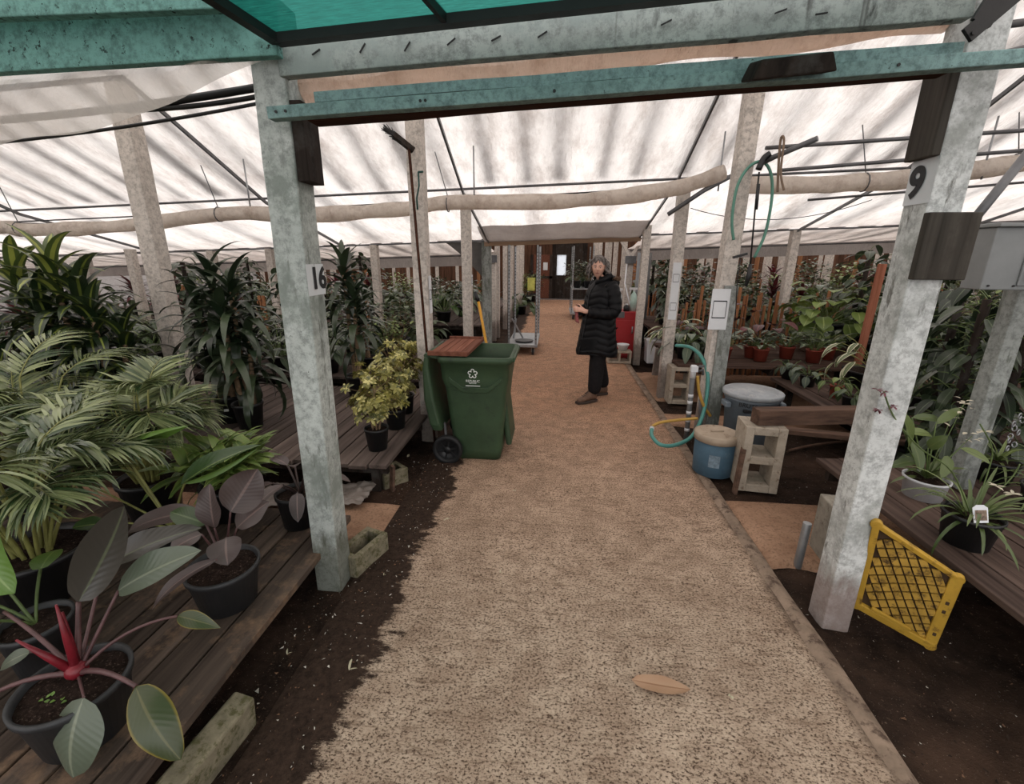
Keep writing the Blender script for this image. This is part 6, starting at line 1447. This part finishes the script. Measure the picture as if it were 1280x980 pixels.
for s in (1, -1):
    so = J((s * .165, .035, 1.315), .055, sh); el = J((s * .235, -.0 + .03, 1.07), .042, so); wr = J((s * .10, -.225, 1.055), .026, el)
    pm = J((s * .055, -.275, 1.075), (.034, .02), wr); HANDS[s] = (wr, pm)
    base = V(bv[pm]); d = V((-s * .55, -.75, .25)).normalized(); side = V((-s * .1, .25, .95)).normalized()
    for k, L in enumerate((.070, .078, .072, .058)):
        b0 = base + d * .012 + side * (.024 - .016 * k); f1 = J(b0 + d * .022, .0088, pm); f2 = J(b0 + d * (.022 + L * .45) + V((-s * .012, .004, -.004)), .0082, f1); J(b0 + d * (.02 + L * .7) + V((-s * .034, .012, -.012)), .0074, f2)
    t1 = J(base + side * .034 + d * .0, .010, wr); t2 = J(base + side * .052 + d * .025, .009, t1); J(base + side * .058 + d * .05, .008, t2)
bm_body = skin_mesh('body', bv, be, br, 0, 1)
# head as a shaped ball with nose, brow, chin, ears
def head_pt(u, v):
    a = 2 * PI * u; e = PI * (v - .5); x, y, z = math.cos(e) * math.sin(a), -math.cos(e) * math.cos(a), math.sin(e)
    p = V((x * .073, y * .092, z * .115))
    fr = max(0, -y)
    if z < -.1: p.x *= 1 - .30 * min(1, (-z - .1) * 1.1); p.y *= 1 - .12 * (-z) if y < 0 else 1 - .35 * (-z)
    n = math.exp(-((x / .17) ** 2)) * math.exp(-(((z + .14) / .17) ** 2)) * fr; p.y -= .024 * n; p.z -= .004 * n
    br_ = math.exp(-(((z - .12) / .09) ** 2)) * fr * math.exp(-((x / .6) ** 4)); p.y -= .006 * br_
    for s in (-1, 1): ey = math.exp(-(((x - s * .40) / .17) ** 2) - (((z - .01) / .10) ** 2)) * fr; p.y += .010 * ey
    ck = math.exp(-(((abs(x) - .5) / .2) ** 2) - (((z + .22) / .2) ** 2)) * fr; p.y -= .005 * ck
    mo = math.exp(-((x / .3) ** 2) - (((z + .50) / .10) ** 2)) * fr; p.y -= .006 * mo
    cn = math.exp(-((x / .3) ** 2) - (((z + .85) / .14) ** 2)) * fr; p.y -= .012 * cn
    return p
HR = Matrix.Rotation(HY, 3, 'Z') @ Matrix.Rotation(math.radians(3), 3, 'X'); HC = V((0, -.045, 1.535))
def onhead(p): return HC + HR @ V(p)
mb = MB(); mb.grid(lambda u, v: onhead(head_pt(u, min(.999, max(.001, v)))), 40, 32)
for s in (-1, 1): mb.ball(onhead((s * .074, .012, -.005)), .03, 10, 8, (.35, .7, 1), HR)
hm = bpy.data.meshes.new('h'); hm.from_pydata(mb.v, [], mb.f)
bmx = bmesh.new(); bmx.from_mesh(bm_body); bmx.from_mesh(hm); bmesh.ops.remove_doubles(bmx, verts=bmx.verts, dist=1e-5)
me = bpy.data.meshes.new('body'); bmx.to_mesh(me); bmx.free()
bo = bpy.data.objects.new('body', me); COL.objects.link(bo)
rm = bo.modifiers.new('r', 'REMESH'); rm.mode = 'VOXEL'; rm.voxel_size = .0055; rm.use_smooth_shade = True
dg = bpy.context.evaluated_depsgraph_get(); dg.update(); me2 = bpy.data.meshes.new_from_object(bo.evaluated_get(dg)); bo.modifiers.clear(); bo.data = me2
me2.materials.clear(); me2.materials.append(M['skin']); bo.parent = wom
for s in (-1, 1):
    e = MB(); e.ball(onhead((s * .029, -.0785, .002)), .0085, 12, 8, (1.2, .8, .75), HR); eo = e.build('eye', M['eye_white'], wom, local=True)
    e = MB(); e.ball(onhead((s * .029 + .001, -.0838, .002)), .005, 10, 8, (1, .6, 1), HR); e.build('iris', M['iris'], eo, local=True)
    e = MB(); e.tube([onhead((s * .012, -.0955, .022)), onhead((s * .03, -.0935, .028)), onhead((s * .048, -.081, .021))], [.003, .004, .002], 6); e.build('eyebrow', M['hair'], wom, local=True)
e = MB(); e.tube([onhead((-.022, -.087, -.056)), onhead((0, -.0955, -.054)), onhead((.022, -.087, -.056))], [.002, .0055, .002], 8); e.build('lips', M['lip'], wom, local=True)
# hair: shoulder-length curls
mb = MB()
for i in range(420):
    u = random.random(); e = random.uniform(-.35, 1.45); a = random.uniform(-PI, PI)
    if abs(a) < 1.25 and e < 1.05: continue                         # face stays free (a = 0 is the front)
    p = V((math.sin(a) * math.cos(e) * .083, -math.cos(a) * math.cos(e) * .10, math.sin(e) * .122 + .008))
    n = 6; pts = []; cur = p.copy(); d = V((p.x * .7, p.y * .7, p.z * .1 - .03)).normalized(); ph = random.uniform(0, 6)
    for k in range(n):
        pts.append(onhead(cur)); d = (d + V((0, 0, -.55)) + V((p.x, p.y, 0)) * 2 + V((random.uniform(-.6, .6), random.uniform(-.6, .6), random.uniform(-.5, .4)))).normalized(); cur = cur + d * random.uniform(.014, .022)
    mb.tube(pts, [.010, .011, .010, .009, .007, .003], 5)
mb.grid(lambda u, v: onhead(V((math.sin(2 * PI * u) * math.cos(v * PI / 2) * .085, -math.cos(2 * PI * u) * math.cos(v * PI / 2) * .10 + .022, .03 + math.sin(v * PI / 2) * .10))), 24, 10)
mb.build('hair', M['hair'], wom, local=True)
# trousers
tv, te, tr = [], [], []
def T(p, r, par=None):
    tv.append(tuple(p)); tr.append(r); i = len(tv) - 1
    if par is not None: te.append((par, i))
    return i
r0 = T((0, .012, .90), (.145, .11))
for s in (1, -1):
    fy = LEG[s][0]; a = T((s * .088, .012, .80), .11, r0); b_ = T((s * .098, fy * .5 - .01, .46), .098, a); c_ = T((s * .10, fy * .8 + .01, .22), .088, b_); T((s * .10, fy + .015, .075), .08, c_)
tm = skin_mesh('trousers', tv, te, tr, 0, 2); to = bpy.data.objects.new('trousers', tm); COL.objects.link(to); tm.materials.clear(); tm.materials.append(M['trouser']); to.parent = wom
# shoes
for s in (1, -1):
    fy = LEG[s][0]; c = V((s * .103, fy - .055, 0)); R = Matrix.Rotation(s * .12, 3, 'Z'); mb = MB(); rr = []
    prof = [(-.155, .022, .030), (-.14, .036, .048), (-.09, .046, .062), (-.03, .045, .085), (.02, .042, .108), (.075, .040, .112), (.105, .030, .09)]
    for y, w_, h in prof: rr.append([c + R @ V((w_ * math.cos(k * PI / 6), y, .02 + h * .5 * (1 + math.sin(k * PI / 6)) - .004)) for k in range(12)])
    loft(mb, rr); so = mb.build('shoe', M['shoe'], wom, local=True)
    mb = MB(); rr = [[c + R @ V(((.052 if -.13 < y < .08 else .036) * sx, y, z)) for (sx, z) in ((-1, .0), (1, .0), (1, .028), (-1, .028))] for y in (-.168, -.14, -.08, 0, .07, .112)]
    loft(mb, rr, smooth=False); mb.build('sole', M['sole'], so, local=True, bevel=.004)
    mb = MB()
    for k in range(4): y = -.09 + .022 * k; mb.tube([c + R @ V((-.02, y, .086 + .010 * k)), c + R @ V((0, y - .005, .094 + .011 * k)), c + R @ V((.02, y, .086 + .010 * k))], .003, 5)
    mb.build('laces', M['sole'], so, local=True)
# coat: quilted body, chevron seams, sleeves
secs = [(.555, .24, .225, .0), (.60, .245, .228, .0), (.70, .232, .205, .0), (.85, .22, .185, .005), (1.0, .205, .168, .01), (1.15, .21, .165, .015), (1.25, .215, .155, .02), (1.32, .195, .125, .03), (1.37, .14, .09, .035), (1.41, .085, .075, .03), (1.44, .078, .074, .025)]
def sec(z):
    for (z0, a0, b0, c0), (z1, a1, b1, c1) in zip(secs, secs[1:]):
        if z <= z1: f = (z - z0) / (z1 - z0); f = f * f * (3 - 2 * f) if 0 else f; return a0 + (a1 - a0) * f, b0 + (b1 - b0) * f, c0 + (c1 - c0) * f
    return secs[-1][1:]
def coat_pt(u, v):
    z = .555 + .885 * v; a = 2 * PI * u; rx, ry, cy = sec(z)
    chev = abs(((a / (PI / 2)) % 1) - .5) * .09                       # seams run as chevrons
    q = ((z + chev) / .072) % 1; puff = .0085 * math.sin(PI * q) ** .6 if z < 1.33 else .004
    r = 1 + .03 * math.sin(a * 3 + z * 4)
    return V(((rx * r + puff) * math.sin(a), cy - (ry * r + puff) * math.cos(a), z + (.02 * math.sin(a * 2) if v < .05 else 0)))
mb = MB(); mb.grid(lambda u, v: coat_pt(u, v), 64, 110)
mb.grid(lambda u, v: coat_pt(u, 0) * 1.0 + V((0, 0, 0)) - V(((coat_pt(u, 0).x) * .06 * v, (coat_pt(u, 0).y) * .06 * v, -.18 * v)), 64, 4)
for s in (1, -1):
    pth = bez([(s * .13, .035, 1.34), (s * .205, .04, 1.25), (s * .25, .03, 1.08), (s * .22, -.06, 1.045), (s * .10, -.205, 1.055)], 12); m_ = len(pth)
    mb.tube(pth, [(.078 - .026 * i / m_) + .009 * abs(math.sin(i * PI / 5)) for i in range(m_)], 18)
co = mb.build('coat', M['coat'], wom, local=True)
mb = MB(); mb.tube([coat_pt(0.0, v) - V((0, .006, 0)) for v in [i / 30 for i in range(31)]], .005, 6); mb.build('zip_strip', M['cable'], co, local=True)
mb = MB(); mb.tube([(-.075, -.02, 1.40), (-.09, .05, 1.44), (0, .10, 1.455), (.09, .05, 1.44), (.075, -.02, 1.40), (.0, -.055, 1.36)], [.035, .04, .04, .04, .035, .03], 12); mb.build('collar', M['coat'], co, local=True)
hood = MB(); hood.ball((0.02, .125, 1.37), .10, 18, 12, (1.25, .75, .8)); ho = hood.build('hood', M['coat'], co, local=True)
fur = MB()
for i in range(260):
    a = PI * (i / 260) * 1.15 - .25; c = V((.14 * math.cos(a) + .01, .10 + .075 * math.sin(a), 1.415 + random.uniform(-.012, .012)))
    d = V((random.uniform(-1, 1), random.uniform(-1, 1), random.uniform(-.4, 1))).normalized(); fur.tube([c, c + d * .022, c + d * .034 + V((0, 0, -.008))], [.006, .004, .001], 4)
fur.build('fur_trim', M['fur'], ho, local=True)
# cloth held in her hands
mb = MB(); mb.grid(lambda u, v: V((-.01 + .05 * (u - .5) * (1 + .5 * v), -.30 + .012 * math.sin(u * 9) + .02 * v, 1.065 - .13 * v + .01 * math.sin(u * 5))), 10, 10)
o = mb.build('cloth', M['pinkcloth'], None, local=True)
sf = o.modifiers.new('s', 'SOLIDIFY'); sf.thickness = .006
o.location = wom.location; o.rotation_euler = wom.rotation_euler; tag(o, 'rose-coloured cloth held in the hands of the woman', 'cloth')
# ------------------------------------------------------------------ daylight
w = bpy.data.worlds.new('overcast'); SC.world = w; w.use_nodes = True; nt = w.node_tree
bg = nt.nodes['Background']
tc = nt.nodes.new('ShaderNodeTexCoord'); sp = nt.nodes.new('ShaderNodeSeparateXYZ'); nt.links.new(tc.outputs['Generated'], sp.inputs[0])
c = ramp(nt, sp.outputs[2], [(0.0, (0.55, 0.54, 0.54)), (0.25, (0.9, 0.9, 0.92)), (1.0, (1.0, 0.99, 0.97))])
nt.links.new(c, bg.inputs['Color']); bg.inputs['Strength'].default_value = 2.2
SC.cycles.max_bounces = 8; SC.cycles.diffuse_bounces = 4; SC.cycles.transmission_bounces = 6; SC.cycles.transparent_max_bounces = 8
SC.cycles.use_denoising = True
SC.view_settings.exposure = 0.1
